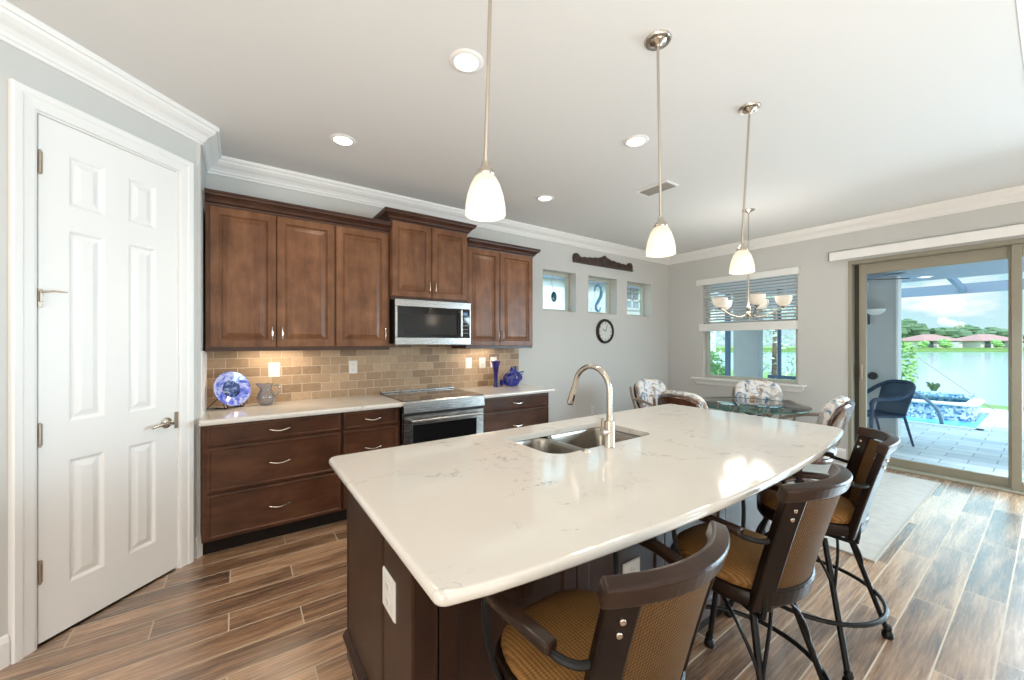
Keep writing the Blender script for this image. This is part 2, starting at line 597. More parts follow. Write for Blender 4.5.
PLATEG = art_glass('swirled_blue_plate_glass', [(0.34, (0.07, 0.10, 0.55)), (0.46, (0.20, 0.28, 0.82)), (0.56, (0.62, 0.66, 0.92)), (0.70, (0.22, 0.30, 0.80))], 14, 0.25)
PLATEC = art_glass('plate_centre_glass', [(0.36, (0.012, 0.02, 0.12)), (0.5, (0.04, 0.09, 0.32)), (0.58, (0.30, 0.42, 0.62)), (0.68, (0.55, 0.40, 0.28))], 17, 0.3)
CLEARB = art_glass('speckled_clear_glass', [(0.40, (0.62, 0.52, 0.44)), (0.52, (0.60, 0.56, 0.54)), (0.60, (0.30, 0.36, 0.56)), (0.70, (0.74, 0.68, 0.62))], 34, 0.8)
CLEARG = mat('clear_glass', (0.92, 0.92, 0.92), 0.03, trans=0.95)
TEAL = mat('teal_glass', (0.03, 0.14, 0.17), 0.08, trans=0.4)
AQUA = mat('aqua_glass', (0.16, 0.42, 0.60), 0.08, trans=0.5)
STUCCO = mat('grey_stucco', (0.43, 0.43, 0.42), 0.9, bump=0.35, bscale=60, var=0.08, vscale=4)
LANC = mat('lanai_ceiling_paint', (0.30, 0.34, 0.40), 0.8)
PAVER = paver_material()
ENCL = mat('slate_blue_enclosure', (0.09, 0.14, 0.22), 0.5)
BEAMM = mat('grey_beam', (0.17, 0.22, 0.29), 0.5)
WICK = mat('dark_blue_grey_wicker', (0.026, 0.052, 0.100), 0.55, bump=0.6, bscale=220)
POOLW = water_material('pool_water', (0.14, 0.62, 0.80), 0.08, 3.0)
LAKEW = water_material('lake_water', (0.30, 0.45, 0.47), 0.12, 0.6)
MOSAIC = mosaic_material()
COPING = mat('pale_coping_stone', (0.70, 0.69, 0.66), 0.7, var=0.08)
GRASS = leaf_material('lawn_green', (0.12, 0.22, 0.05), (0.22, 0.33, 0.10))
LEAFD = leaf_material('dark_leaves', (0.055, 0.11, 0.055), (0.14, 0.23, 0.11))
LEAFL = leaf_material('light_leaves', (0.12, 0.30, 0.06), (0.36, 0.55, 0.20))
LEAFP = leaf_material('pale_leaves', (0.30, 0.42, 0.26), (0.62, 0.70, 0.58))
BARK = mat('bark', (0.16, 0.11, 0.08), 0.9)
ROOFR = mat('terracotta_roof', (0.36, 0.19, 0.17), 0.8, var=0.2, vscale=3)
ROOFG = mat('grey_tile_roof', (0.26, 0.29, 0.31), 0.8, var=0.2, vscale=6)
HOUSEW = mat('cream_house_wall', (0.66, 0.62, 0.54), 0.8)
HOUSEP = mat('white_house_wall', (0.80, 0.79, 0.74), 0.8)
NWIN = mat('pale_window_glass', (0.34, 0.42, 0.46), 0.2)
DARKW = mat('dark_window_opening', (0.06, 0.08, 0.10), 0.2)
SAND = mat('earth', (0.30, 0.30, 0.22), 0.9)


# ------------------------------------------------------------------ mesh builder
class MB:
    def __init__(self):
        self.v, self.f, self.s = [], [], []

    def face(self, idx, smooth=False):
        self.f.append(tuple(idx))
        self.s.append(smooth)

    def add(self, other, M=None):
        o = len(self.v)
        for p in other.v:
            self.v.append(tuple(M @ Vector(p)) if M is not None else p)
        for fc, sm in zip(other.f, other.s):
            self.face([i + o for i in fc], sm)
        return self

    def box(self, x0, x1, y0, y1, z0, z1):
        o = len(self.v)
        for z in (z0, z1):
            self.v += [(x0, y0, z), (x1, y0, z), (x1, y1, z), (x0, y1, z)]
        for q in ((0, 3, 2, 1), (4, 5, 6, 7), (0, 1, 5, 4), (1, 2, 6, 5), (2, 3, 7, 6), (3, 0, 4, 7)):
            self.face([o + i for i in q])
        return self

    def prism(self, poly, z0, z1, smooth=False):
        o = len(self.v)
        n = len(poly)
        for z in (z0, z1):
            self.v += [(p[0], p[1], z) for p in poly]
        self.face([o + i for i in range(n)][::-1])
        self.face([o + n + i for i in range(n)])
        for i in range(n):
            j = (i + 1) % n
            self.face([o + i, o + j, o + n + j, o + n + i], smooth)
        return self

    def prism_y(self, poly, y0, y1, smooth=False):
        """polygon in x,z extruded along y"""
        o = len(self.v)
        n = len(poly)
        for y in (y0, y1):
            self.v += [(p[0], y, p[1]) for p in poly]
        self.face([o + i for i in range(n)])
        self.face([o + n + i for i in range(n)][::-1])
        for i in range(n):
            j = (i + 1) % n
            self.face([o + i, o + n + i, o + n + j, o + j], smooth)
        return self

    def rings(self, rings, caps=True, closed=False, smooth=True):
        """skin a list of equal-length point rings"""
        o = len(self.v)
        n = len(rings[0])
        for r in rings:
            self.v += [tuple(p) for p in r]
        m = len(rings)
        for k in range(m if closed else m - 1):
            a, b = o + k * n, o + ((k + 1) % m) * n
            for i in range(n):
                j = (i + 1) % n
                self.face([a + i, a + j, b + j, b + i], smooth)
        if caps and not closed:
            self.face([o + i for i in range(n)][::-1])
            self.face([o + (m - 1) * n + i for i in range(n)])
        return self

    def tube(self, pts, r, n=8, caps=True, closed=False):
        pts = [Vector(p) for p in pts]
        m = len(pts)
        rs = r if isinstance(r, (list, tuple)) else [r] * m
        up = None
        rings = []
        for i, p in enumerate(pts):
            if closed:
                t = pts[(i + 1) % m] - pts[i - 1]
            else:
                t = pts[min(i + 1, m - 1)] - pts[max(i - 1, 0)]
            t.normalize()
            if up is None:
                up = Vector((0, 0, 1)) if abs(t.z) < 0.9 else Vector((1, 0, 0))
            a = (up - t * up.dot(t))
            if a.length < 1e-6:
                a = t.orthogonal()
            a.normalize()
            up = a
            b = t.cross(a)
            rings.append([p + (a * math.cos(2 * PI * k / n) + b * math.sin(2 * PI * k / n)) * rs[i] for k in range(n)])
        return self.rings(rings, caps, closed)

    def lathe(self, prof, c=(0, 0, 0), n=24, M=None, smooth=True):
        o = len(self.v)
        for (r, z) in prof:
            for k in range(n):
                a = 2 * PI * k / n
                p = Vector((r * math.cos(a), r * math.sin(a), z))
                if M is not None:
                    p = M @ p
                self.v.append((p[0] + c[0], p[1] + c[1], p[2] + c[2]))
        m = len(prof)
        for q in range(m - 1):
            for k in range(n):
                j = (k + 1) % n
                self.face([o + q * n + k, o + q * n + j, o + (q + 1) * n + j, o + (q + 1) * n + k], smooth)
        ring_shaped = prof[0] == prof[-1]
        if prof[0][0] > 1e-6 and not ring_shaped:
            self.face([o + k for k in range(n)][::-1])
        if prof[-1][0] > 1e-6 and not ring_shaped:
            self.face([o + (m - 1) * n + k for k in range(n)])
        return self

    def ball(self, c, r, nu=14, nv=8, M=None):
        if not isinstance(r, (tuple, list)):
            r = (r, r, r)
        prof = [(max(1e-5, math.sin(PI * i / nv)), -math.cos(PI * i / nv)) for i in range(nv + 1)]
        S = Matrix.Diagonal((r[0], r[1], r[2], 1))
        return self.lathe(prof, c, nu, (M @ S) if M is not None else S)

    def sweep(self, path, prof, closed=False, z=0.0, caps=True, smooth=False):
        """profile (out, height) carried along a level path with mitred corners; out is to the right of travel"""
        P = [Vector((p[0], p[1])) for p in path]
        m = len(P)
        rings = []
        for i in range(m):
            d0 = (P[i] - P[i - 1]).normalized() if (closed or i > 0) else None
            d1 = (P[(i + 1) % m] - P[i]).normalized() if (closed or i < m - 1) else None
            if d0 is None:
                d0 = d1
            if d1 is None:
                d1 = d0
            n0 = Vector((d0.y, -d0.x))
            n1 = Vector((d1.y, -d1.x))
            nm = n0 + n1
            nm = nm / max(1e-6, nm.dot(n0))
            rings.append([(P[i].x + nm.x * o, P[i].y + nm.y * o, z + h) for (o, h) in prof])
        o = len(self.v)
        n = len(prof)
        for r in rings:
            self.v += r
        for k in range(m if closed else m - 1):
            a, b = o + k * n, o + ((k + 1) % m) * n
            for i in range(n):
                j = (i + 1) % n
                self.face([a + i, a + j, b + j, b + i], smooth)
        if caps and not closed:
            self.face([o + i for i in range(n)][::-1])
            self.face([o + (m - 1) * n + i for i in range(n)])
        return self

    def panel(self, x0, x1, z0, z1, y, t, prof):
        """a slab facing -Y whose front steps through (inset, depth) rings"""
        o = len(self.v)
        rows = [(0.0, t)] + list(prof)
        for (i, d) in rows:
            self.v += [(x0 + i, y + d, z0 + i), (x1 - i, y + d, z0 + i), (x1 - i, y + d, z1 - i), (x0 + i, y + d, z1 - i)]
        self.face([o + 3, o + 2, o + 1, o])
        for k in range(len(rows) - 1):
            for i in range(4):
                j = (i + 1) % 4
                self.face([o + 4 * k + i, o + 4 * k + j, o + 4 * k + 4 + j, o + 4 * k + 4 + i])
        e = o + 4 * (len(rows) - 1)
        self.face([e, e + 1, e + 2, e + 3])
        return self

    def grid_wall(self, us, vs, holes, t, flip=False):
        """wall facing -Y: us along x, vs up, front at y=0, back at y=t"""
        us, vs = sorted(set(us)), sorted(set(vs))

        def solid(i, j):
            if i < 0 or j < 0 or i >= len(us) - 1 or j >= len(vs) - 1:
                return False
            cu, cv = (us[i] + us[i + 1]) / 2, (vs[j] + vs[j + 1]) / 2
            return not any(h[0] < cu < h[1] and h[2] < cv < h[3] for h in holes)

        def q(a, b, c, d):
            o = len(self.v)
            self.v += [a, b, c, d]
            self.face([o, o + 1, o + 2, o + 3])
        for i in range(len(us) - 1):
            for j in range(len(vs) - 1):
                if not solid(i, j):
                    continue
                a, b, c, d = us[i], us[i + 1], vs[j], vs[j + 1]
                q((a, 0, c), (b, 0, c), (b, 0, d), (a, 0, d))
                q((a, t, d), (b, t, d), (b, t, c), (a, t, c))
                if not solid(i - 1, j):
                    q((a, 0, c), (a, 0, d), (a, t, d), (a, t, c))
                if not solid(i + 1, j):
                    q((b, 0, d), (b, 0, c), (b, t, c), (b, t, d))
                if not solid(i, j - 1):
                    q((b, 0, c), (a, 0, c), (a, t, c), (b, t, c))
                if not solid(i, j + 1):
                    q((a, 0, d), (b, 0, d), (b, t, d), (a, t, d))
        return self

    def mesh(self, name, fix=True, weld=False):
        me = bpy.data.meshes.new(name)
        me.from_pydata(self.v, [], self.f)
        for p, sm in zip(me.polygons, self.s):
            p.use_smooth = sm
        if fix:
            bm = bmesh.new()
            bm.from_mesh(me)
            if weld:
                bmesh.ops.remove_doubles(bm, verts=bm.verts, dist=1e-5)
            bmesh.ops.recalc_face_normals(bm, faces=bm.faces)
            bm.to_mesh(me)
            bm.free()
        if any(self.s):
            flags = [p.use_smooth for p in me.polygons]
            me.set_sharp_from_angle(angle=R(38))
            for p, fl in zip(me.polygons, flags):
                p.use_smooth = fl
        me.update()
        return me


FRAME = {}


def frame_of(o):
    return FRAME.get(o.name, Matrix.Identity(4))


def obj(name, mb, m, parent=None, local=False, bev=0.0, origin=None, weld=False, seg=2, fix=True):
    """one mesh object; coordinates are world ones unless local"""
    me = mb.mesh(name, fix=fix, weld=weld)
    o = bpy.data.objects.new(name, me)
    COL.objects.link(o)
    if m is not None:
        me.materials.append(m)
    if parent is not None:
        o.parent = parent
        if not local:
            me.transform(frame_of(parent).inverted())
        FRAME[o.name] = frame_of(parent) if not local else frame_of(parent)
    elif origin is not None:
        if not local:
            me.transform(Matrix.Translation(origin).inverted())
        o.location = origin
        FRAME[o.name] = Matrix.Translation(origin)
    if bev > 0:
        b = o.modifiers.new('bevel', 'BEVEL')
        b.width = bev
        b.segments = seg
        b.limit_method = 'ANGLE'
        b.angle_limit = R(40)
    return o


def thing(name, label, cat, loc=(0, 0, 0), rz=0.0, group=None, kind=None):
    o = bpy.data.objects.new(name, None)
    o.empty_display_size = 0.1
    COL.objects.link(o)
    o.location = loc
    o.rotation_euler = (0, 0, rz)
    FRAME[o.name] = Matrix.Translation(loc) @ Matrix.Rotation(rz, 4, 'Z')
    tag(o, label, cat, group, kind)
    return o


def tag(o, label=None, cat=None, group=None, kind=None):
    if label:
        o['label'] = label
    if cat:
        o['category'] = cat
    if group:
        o['group'] = group
    if kind:
        o['kind'] = kind
    return o


def struct(name, mb, m, label=None, **kw):
    o = obj(name, mb, m, **kw)
    tag(o, label, None, None, 'structure')
    return o


def dup(root, loc, rz, label, scale=None, seat_turn=0.0):
    c = root.copy()
    COL.objects.link(c)
    c.location = loc
    c.rotation_euler = (0, 0, rz)
    c['label'] = label
    FRAME[c.name] = Matrix.Translation(loc) @ Matrix.Rotation(rz, 4, 'Z')
    if scale:
        c.scale = scale
    for ch in list(root.children):
        d = ch.copy()
        COL.objects.link(d)
        d.parent = c
        if seat_turn and ch.name.split('.')[0] not in ('leg', 'foot_ring', 'brace', 'swivel_plate'):
            d.rotation_euler = (0, 0, seat_turn)
        for g in list(ch.children):
            e = g.copy()
            COL.objects.link(e)
            e.parent = d
    return c


def arc(cx, cy, r, a0, a1, n):
    return [(cx + r * math.cos(R(a0 + (a1 - a0) * i / n)), cy + r * math.sin(R(a0 + (a1 - a0) * i / n))) for i in range(n + 1)]


def bez(p0, p1, p2, p3, n=10):
    out = []
    for i in range(n + 1):
        t = i / n
        u = 1 - t
        out.append(tuple(u ** 3 * a + 3 * u * u * t * b + 3 * u * t * t * c + t ** 3 * d for a, b, c, d in zip(p0, p1, p2, p3)))
    return out


def smooth_path(pts, n=6):
    """Catmull-Rom through the points"""
    P = [Vector(p) for p in pts]
    out = []
    for i in range(len(P) - 1):
        a, b, c, d = P[max(i - 1, 0)], P[i], P[i + 1], P[min(i + 2, len(P) - 1)]
        for k in range(n):
            t = k / n
            out.append(0.5 * ((2 * b) + (c - a) * t + (2 * a - 5 * b + 4 * c - d) * t * t + (3 * b - a - 3 * c + d) * t ** 3))
    out.append(P[-1])
    return [tuple(p) for p in out]


# ------------------------------------------------------------------ the room
YW, XR, ZC = 3.80, 5.93, 2.845
CX, CY = -0.20, 3.285          # where the angled pantry wall meets the short return
WIN = [(3.18, 3.766), (4.005, 4.61), (4.85, 5.451)]
WZ0, WZ1 = 1.825, 2.355

floor_mb = MB().box(-4.2, XR + 0.12, -5.2, YW + 0.15, -0.12, 0.0)
struct('floor', floor_mb, FLOOR)
struct('ceiling', MB().box(-4.2, XR + 0.18, 0.10, YW + 0.18, ZC, ZC + 0.1), CEIL)
# the great room behind the photographer has a higher ceiling; its step shows at the top right
struct('ceiling_great_room', MB().box(-4.2, XR + 0.18, -5.2, 0.12, 3.25, 3.35).box(-4.2, XR + 0.18, 0.101, 0.2, ZC + 0.1, 3.30), CEIL)
struct('trim_ceiling_step', MB().box(-4.2, XR, 0.085, 0.10, ZC - 0.004, ZC + 0.05), TRIM)

w = MB().grid_wall([CX - 0.2, XR + 0.2] + [x for p in WIN for x in p], [-0.1, ZC + 0.05, WZ0, WZ1], [(a, b, WZ0, WZ1) for a, b in WIN], 0.20)
wb = MB().add(w, Matrix.Translation((0, YW, 0)))
struct('wall_back', wb, WALL)

# right wall: window and wide sliding door
RW = Matrix.Translation((XR, 0, 0)) @ Matrix.Rotation(R(-90), 4, 'Z')   # local x -> -Y, local -y -> -X
SL0, SL1, SLH = -1.44, 3.85, 2.38
BW0, BW1, BZ0, BZ1 = -3.20, -1.95, 0.865, 2.385
w = MB().grid_wall([-YW - 0.1, 5.2, SL0, SL1, BW0, BW1], [-0.1, 3.3, 0.0, SLH, BZ0, BZ1], [(SL0, SL1, 0.0, SLH), (BW0, BW1, BZ0, BZ1)], 0.16)
struct('wall_right', MB().add(w, RW), WALL)

# angled pantry wall with its doorway
PM = Matrix.Translation((-0.753, 2.732, 0)) @ Matrix.Rotation(R(45), 4, 'Z')
PEND = 0.782
w = MB().grid_wall([-5.2, PEND, -0.012, 0.634], [-0.1, ZC + 0.05, 0.0, 2.484], [(-0.012, 0.634, 0.0, 2.484)], 0.12)
struct('wall_pantry', MB().add(w, PM), WALL)
struct('wall_pantry_return', MB().box(CX - 0.12, CX, CY - 0.02, YW + 0.05, -0.1, ZC + 0.05), WALL)
struct('wall_pantry_inner', MB().add(MB().box(-0.3, 0.9, 0.5, 0.55, -0.1, 2.6), PM), WALL)
struct('wall_front', MB().box(-4.2, XR + 0.2, -5.3, -5.2, -0.1, 3.35), WALL)
struct('wall_left', MB().box(-4.3, -4.2, -5.3, -0.4, -0.1, 3.35), WALL)

# crown moulding along every wall
CROWN = [(0.0, 0.0), (0.012, 0.0), (0.012, 0.016), (0.020, 0.020), (0.026, 0.034), (0.040, 0.052), (0.060, 0.066), (0.078, 0.084), (0.084, 0.098), (0.094, 0.100), (0.100, 0.112), (0.100, 0.125), (0.0, 0.125)]
pu = Vector((math.cos(R(45)), math.sin(R(45))))
p0 = Vector((-0.753, 2.732)) + pu * -3.2
struct('trim_crown', MB().sweep([(p0.x, p0.y), (CX, CY), (CX, YW), (XR, YW), (XR, 0.10)], CROWN, z=ZC - 0.125), TRIM)
BASEP = [(0.0, 0.0), (0.016, 0.0), (0.016, 0.105), (0.012, 0.118), (0.008, 0.130), (0.0, 0.135)]
pa = Vector((-0.753, 2.732)) + pu * -0.1
struct('baseboard_pantry', MB().sweep([(p0.x, p0.y), (pa.x, pa.y)], BASEP), TRIM)
struct('baseboard_return', MB().sweep([(CX, CY - 0.0), (CX, CY + 0.05)], BASEP).sweep([(CX - 0.025, CY - 0.025), (CX, CY)], BASEP), TRIM)
struct('baseboard_back', MB().sweep([(2.78, YW), (XR, YW)], BASEP), TRIM)
struct('baseboard_right', MB().sweep([(XR, YW), (XR, 1.46)], BASEP), TRIM)

# ------------------------------------------------------------------ pantry door
door = obj('door_1', MB(), None)
bpy.data.objects.remove(door)
door = thing('door_1', 'white six-panel pantry door in the angled wall at the left', None, kind='structure')
FRAME['door_1'] = PM
door.matrix_world = PM
dl = MB()
DW, DH, DT = 0.622, 2.47, 0.035
cols = [(0.109, 0.255), (0.364, 0.507)]
rowsz = [(0.229, 0.837), (1.022, 1.963), (2.081, 2.331)]
holes = [(a, b, c, d) for a, b in cols for c, d in rowsz]
us = [0.0, DW] + [t for p in cols for t in p]
vs = [0.012, DH] + [t for p in rowsz for t in p]
g = MB().grid_wall(us, vs, holes, DT)
dl.add(g)
for (a, b, c, d) in holes:
    dl.panel(a, b, c, d, 0.0, DT, [(0.0, 0.0), (0.006, 0.002), (0.014, 0.010), (0.022, 0.011), (0.046, 0.003), (0.05, 0.002)])
dlo = obj('door_leaf', dl, DOORW, door, local=True, fix=False)
# casing: three mitred boards around the leaf
cas = MB()
CAS = [(0.0, 0.0), (0.0, -0.012), (0.010, -0.016), (0.045, -0.019), (0.052, -0.024), (0.078, -0.026), (0.085, -0.020), (0.085, 0.0)]


def casing(mb, x0, x1, z0, z1, prof):
    """U-shaped trim round an opening; prof = (distance outward, y)"""
    rings = []
    for (cx, cz, sx, sz) in ((x0, z0, -1, 0), (x0, z1, -1, 1), (x1, z1, 1, 1), (x1, z0, 1, 0)):
        rings.append([(cx + sx * o, y, cz + sz * o) for o, y in prof])
    mb.rings(rings, caps=True, smooth=False)


casing(cas, -0.012, 0.634, 0.0, 2.484, CAS)
obj('door_casing', cas, TRIM, door, local=True)
jm = MB()
casing(jm, -0.003, 0.625, 0.0, 2.475, [(0.0, 0.05), (0.0, 0.002), (0.009, 0.0), (0.009, 0.05)])
obj('door_jamb', jm, TRIM, door, local=True)
for hz in (0.344, 0.981, 2.25):
    h = MB()
    h.tube([(0.002, -0.006, hz - 0.05), (0.002, -0.006, hz + 0.05)], 0.006, 10)
    h.ball((0.002, -0.006, hz + 0.053), 0.005, 8, 6).ball((0.002, -0.006, hz - 0.053), 0.005, 8, 6)
    h.box(0.002, 0.014, -0.002, 0.001, hz - 0.05, hz + 0.05)
    obj('hinge', h, BRASSN, door, local=True)
h = MB()
h.box(-0.008, 0.008, -0.012, 0.001, 1.575, 1.660)
h.box(-0.006, 0.006, -0.020, -0.010, 1.60, 1.65)
h.tube([(0.0, -0.018, 1.645), (0.02, -0.055, 1.650), (0.06, -0.075, 1.648)], [0.005, 0.005, 0.003], 8)
obj('flip_latch', h, BRASSN, door, local=True, bev=0.002)
h = MB()
Mx = Matrix.Rotation(R(90), 4, 'X')
h.lathe([(0.0, 0.0), (0.032, 0.0), (0.032, 0.006), (0.024, 0.012), (0.012, 0.014), (0.010, 0.05), (0.0, 0.052)], (0.563, -0.001, 0.924), 20, Mx)
h.tube(smooth_path([(0.563, -0.046, 0.924), (0.53, -0.05, 0.927), (0.49, -0.048, 0.922), (0.452, -0.043, 0.915)], 5), [0.009] * 6 + [0.008] * 9 + [0.006], 10)
obj('lever_handle', h, NICKEL, door, local=True)
obj('strike_plate', MB().box(0.612, 0.634, -0.004, 0.001, 0.88, 0.98), BRASSN, door, local=True)

# ------------------------------------------------------------------ windows
ORN_Y = YW + 0.10
for i, (a, b) in enumerate(WIN):
    wn = thing('window_%d' % (i + 1), ['small high window nearest the brown cabinets', 'small high window in the middle under the carved plaque', 'small high window nearest the room corner'][i], None, ((a + b) / 2, YW + 0.14, WZ0), kind='structure')
    fr = MB()
    y0, y1 = YW + 0.125, YW + 0.185
    fw = 0.035
    fr.box(a, a + fw, y0, y1, WZ0, WZ1).box(b - fw, b, y0, y1, WZ0, WZ1)
    fr.box(a + fw, b - fw, y0, y1, WZ0, WZ0 + fw).box(a + fw, b - fw, y0, y1, WZ1 - fw, WZ1)
    obj('window_frame', fr, WINF, wn, bev=0.004)
    obj('pane', MB().box(a + fw, b - fw, y0 + 0.025, y0 + 0.031, WZ0 + fw, WZ1 - fw), PANE, wn)

wn = thing('window_4', 'large window with raised white blind beyond the glass table', None, (XR + 0.1, -(BW0 + BW1) / 2, BZ0), R(-90), kind='structure')
FRAME[wn.name] = Matrix.Translation(wn.location) @ Matrix.Rotation(R(-90), 4, 'Z')
fr = MB()
fw = 0.045
ya, yb = 0.07, 0.14
fr.box(BW0, BW0 + fw, ya, yb, BZ0, BZ1).box(BW1 - fw, BW1, ya, yb, BZ0, BZ1)
fr.box(BW0 + fw, BW1 - fw, ya, yb, BZ0, BZ0 + fw).box(BW0 + fw, BW1 - fw, ya, yb, BZ1 - fw, BZ1)
fr.box(BW0 + fw, BW1 - fw, ya, yb, 1.60, 1.66)
obj('window_frame', MB().add(fr, RW), WINF, wn, bev=0.004)
obj('pane', MB().add(MB().box(BW0 + fw, BW1 - fw, 0.10, 0.106, BZ0 + fw, BZ1 - fw), RW), PANE, wn)
sl = MB()
sl.box(-3.36, -1.85, -0.075, 0.07, 0.84, 0.866)
sl.box(-3.33, -1.88, -0.030, 0.0, 0.795, 0.84)
sl.box(-3.31, -1.90, -0.016, 0.0, 0.765, 0.795)
obj('window_sill', MB().add(sl, RW), TRIM, wn, bev=0.006)

# sliding glass door
sd = thing('door_2', 'wide sliding glass patio door in bronze frame looking onto the lake', None, (XR + 0.08, -(SL0 + SL1) / 2, 0), R(-90), kind='structure')
fr = MB()
fr.box(SL0, SL0 + 0.035, -0.012, 0.15, 0, SLH).box(SL1 - 0.035, SL1, -0.012, 0.15, 0, SLH)
fr.box(SL0 + 0.035, SL1 - 0.035, -0.012, 0.15, SLH - 0.045, SLH)
fr.box(SL0 + 0.035, SL1 - 0.035, -0.03, 0.15, 0, 0.022)
obj('door_frame', MB().add(fr, RW), ALU, sd, bev=0.003)


def slider_panel(x0, x1, y0, y1, mullion=0.062):
    f = MB()
    f.box(x0, x0 + mullion, y0, y1, 0.022, SLH - 0.045).box(x1 - mullion, x1, y0, y1, 0.022, SLH - 0.045)
    f.box(x0 + mullion, x1 - mullion, y0, y1, 0.022, 0.112).box(x0 + mullion, x1 - mullion, y0, y1, SLH - 0.165, SLH - 0.045)
    p = obj('sliding_panel', MB().add(f, RW), ALU, sd, bev=0.004)
    ym = (y0 + y1) / 2
    obj('glass', MB().add(MB().box(x0 + mullion, x1 - mullion, ym - 0.004, ym + 0.004, 0.112, SLH - 0.165), RW), PANE, p)
    return p


pn = slider_panel(-1.362, -0.210, 0.09, 0.14)
obj('pocket_gap_filler', MB().add(MB().box(SL0 + 0.035, -1.364, 0.10, 0.135, 0.022, SLH - 0.045), RW), DARKS, sd)  # added dark strip, standing in for the open pocket gap at the jamb
slider_panel(-0.25, 1.10, 0.02, 0.07)
slider_panel(1.05, 2.45, 0.02, 0.07)
slider_panel(2.40, 3.81, 0.09, 0.14)
h = MB().add(MB().box(-1.345, -1.325, 0.055, 0.095, 0.98, 1.15), RW)
obj('pull_handle', h, BRASSN, pn, bev=0.004)

# white valance over the slider
v = MB()
v.box(-1.604, 3.95, -0.10, -0.086, 2.395, 2.50).box(-1.604, -1.590, -0.10, 0.0, 2.395, 2.50).box(-1.604, 3.95, -0.10, 0.0, 2.49, 2.50)
vo = obj('door_valance', MB().add(v, RW), TRIM, origin=(XR, 1.6, 2.395), bev=0.003)
tag(vo, 'long white blind valance mounted above the sliding glass door', 'valance')

# blind on the large window
bl = thing('window_blind', 'white horizontal slat blind raised halfway on the large window', 'blind', (XR, 2.58, 2.385), R(-90))
hr = MB().box(-3.275, -1.915, -0.075, -0.002, 2.295, 2.385)
obj('headrail', MB().add(hr, RW), BLIND, bl, bev=0.004)
zz = 1.715
while zz < 2.285:
    s = MB()
    s.v += [(-3.19, 0.010, zz + 0.009), (-1.96, 0.010, zz + 0.009), (-1.96, 0.058, zz - 0.009), (-3.19, 0.058, zz - 0.009)]
    s.v += [(p[0], p[1], p[2] + 0.003) for p in s.v[:4]]
    for q in ((0, 3, 2, 1), (4, 5, 6, 7), (0, 1, 5, 4), (1, 2, 6, 5), (2, 3, 7, 6), (3, 0, 4, 7)):
        s.face(q)
    obj('slat', MB().add(s, RW), BLIND, bl)
    zz += 0.043
br = MB().box(-3.24, -1.94, -0.055, -0.002, 1.585, 1.70)
obj('bottom_rail', MB().add(br, RW), BLIND, bl, bev=0.006)
for u in (-3.05, -2.58, -2.1):
    obj('ladder_cord', MB().add(MB().tube([(u, 0.034, 1.70), (u, 0.034, 2.30)], 0.0018, 5), RW), BLIND, bl)

# ------------------------------------------------------------------ kitchen run
RAISED = [(0.0, 0.004), (0.003, 0.0), (0.050, 0.0), (0.054, 0.003), (0.057, 0.006), (0.060, 0.013), (0.068, 0.0135), (0.071, 0.010), (0.096, 0.003), (0.100, 0.001)]
DRAWP = [(0.0, 0.004), (0.004, 0.001), (0.014, 0.0), (0.022, 0.006), (0.026, 0.006)]
YU = 3.45     # face of wall cabinet doors
YB = 3.19     # face of base cabinet drawers


def upright_pull(x, z, y, parent):
    h = MB()
    pts = smooth_path([(x, y, z - 0.052), (x, y - 0.022, z - 0.046), (x, y - 0.030, z), (x, y - 0.022, z + 0.046), (x, y, z + 0.052)], 4)
    h.tube(pts, [0.0075, 0.006, 0.005, 0.005, 0.0045] + [0.0055] * 7 + [0.0045, 0.005, 0.005, 0.006, 0.0075][:len(pts) - 12], 8)
    return obj('handle', h, NICKEL, parent)


def level_pull(x, z, y, parent):
    h = MB()
    pts = smooth_path([(x - 0.066, y, z + 0.004), (x - 0.058, y - 0.024, z + 0.003), (x, y - 0.032, z - 0.008), (x + 0.058, y - 0.024, z + 0.003), (x + 0.066, y, z + 0.004)], 4)
    h.tube(pts, [0.0075, 0.006, 0.005, 0.005, 0.0045] + [0.0055] * 7 + [0.0045, 0.005, 0.005, 0.006, 0.0075][:len(pts) - 12], 8)
    return obj('handle', h, NICKEL, parent)


CCROWN = [(0.0, 0.0), (0.008, 0.0), (0.010, 0.012), (0.022, 0.020), (0.030, 0.036), (0.048, 0.052), (0.062, 0.060), (0.064, 0.072), (0.070, 0.076), (0.070, 0.090), (0.0, 0.090)]


def wall_cabinet(label, x0, x1, z0, z1, doors, yface, pulls, crown=None, end_open=False):
    t = thing('wall_cabinet', label, 'cabinet', ((x0 + x1) / 2, YW, z0), group='brown wall cabinets')
    c = MB().box(x0, x1, yface + 0.021, YW - 0.002, z0 + 0.022, z1)
    obj('body', c, CABU, t, bev=0.002)
    for (a, b), ph in zip(doors, pulls):
        d = obj('door', MB().panel(a, b, z0 + 0.026, z1 - 0.012, yface, 0.020, RAISED), CABU, t)
        upright_pull(ph[0], ph[1], yface, d)
    lr = MB()
    lr.sweep([(x0, YW - 0.01), (x0, yface + 0.02), (x1, yface + 0.02), (x1, YW - 0.01)][:4], [(0.0, 0.0), (0.0, 0.028), (-0.03, 0.028), (-0.03, 0.0)], z=z0 - 0.004)
    obj('light_rail', lr, CABD, t)
    if crown:
        obj('crown', MB().sweep(crown, CCROWN, z=z1 - 0.012), CABD, t)
    return t


def cpath(x0, x1, yf, left=True, right=True):
    p = []
    if left:
        p.append((x0, YW - 0.005))
    p += [(x0, yf), (x1, yf)]
    if right:
        p.append((x1, YW - 0.005))
    return p[::-1]


# sweep's "out" is to the right of travel: going from the right end to the left end of a run, out is towards +Y, so run left to right instead
def cpath_lr(x0, x1, yf, left=True, right=True):
    p = []
    if left:
        p.append((x0, YW - 0.005))
    p += [(x0, yf), (x1, yf)]
    if right:
        p.append((x1, YW - 0.005))
    return p


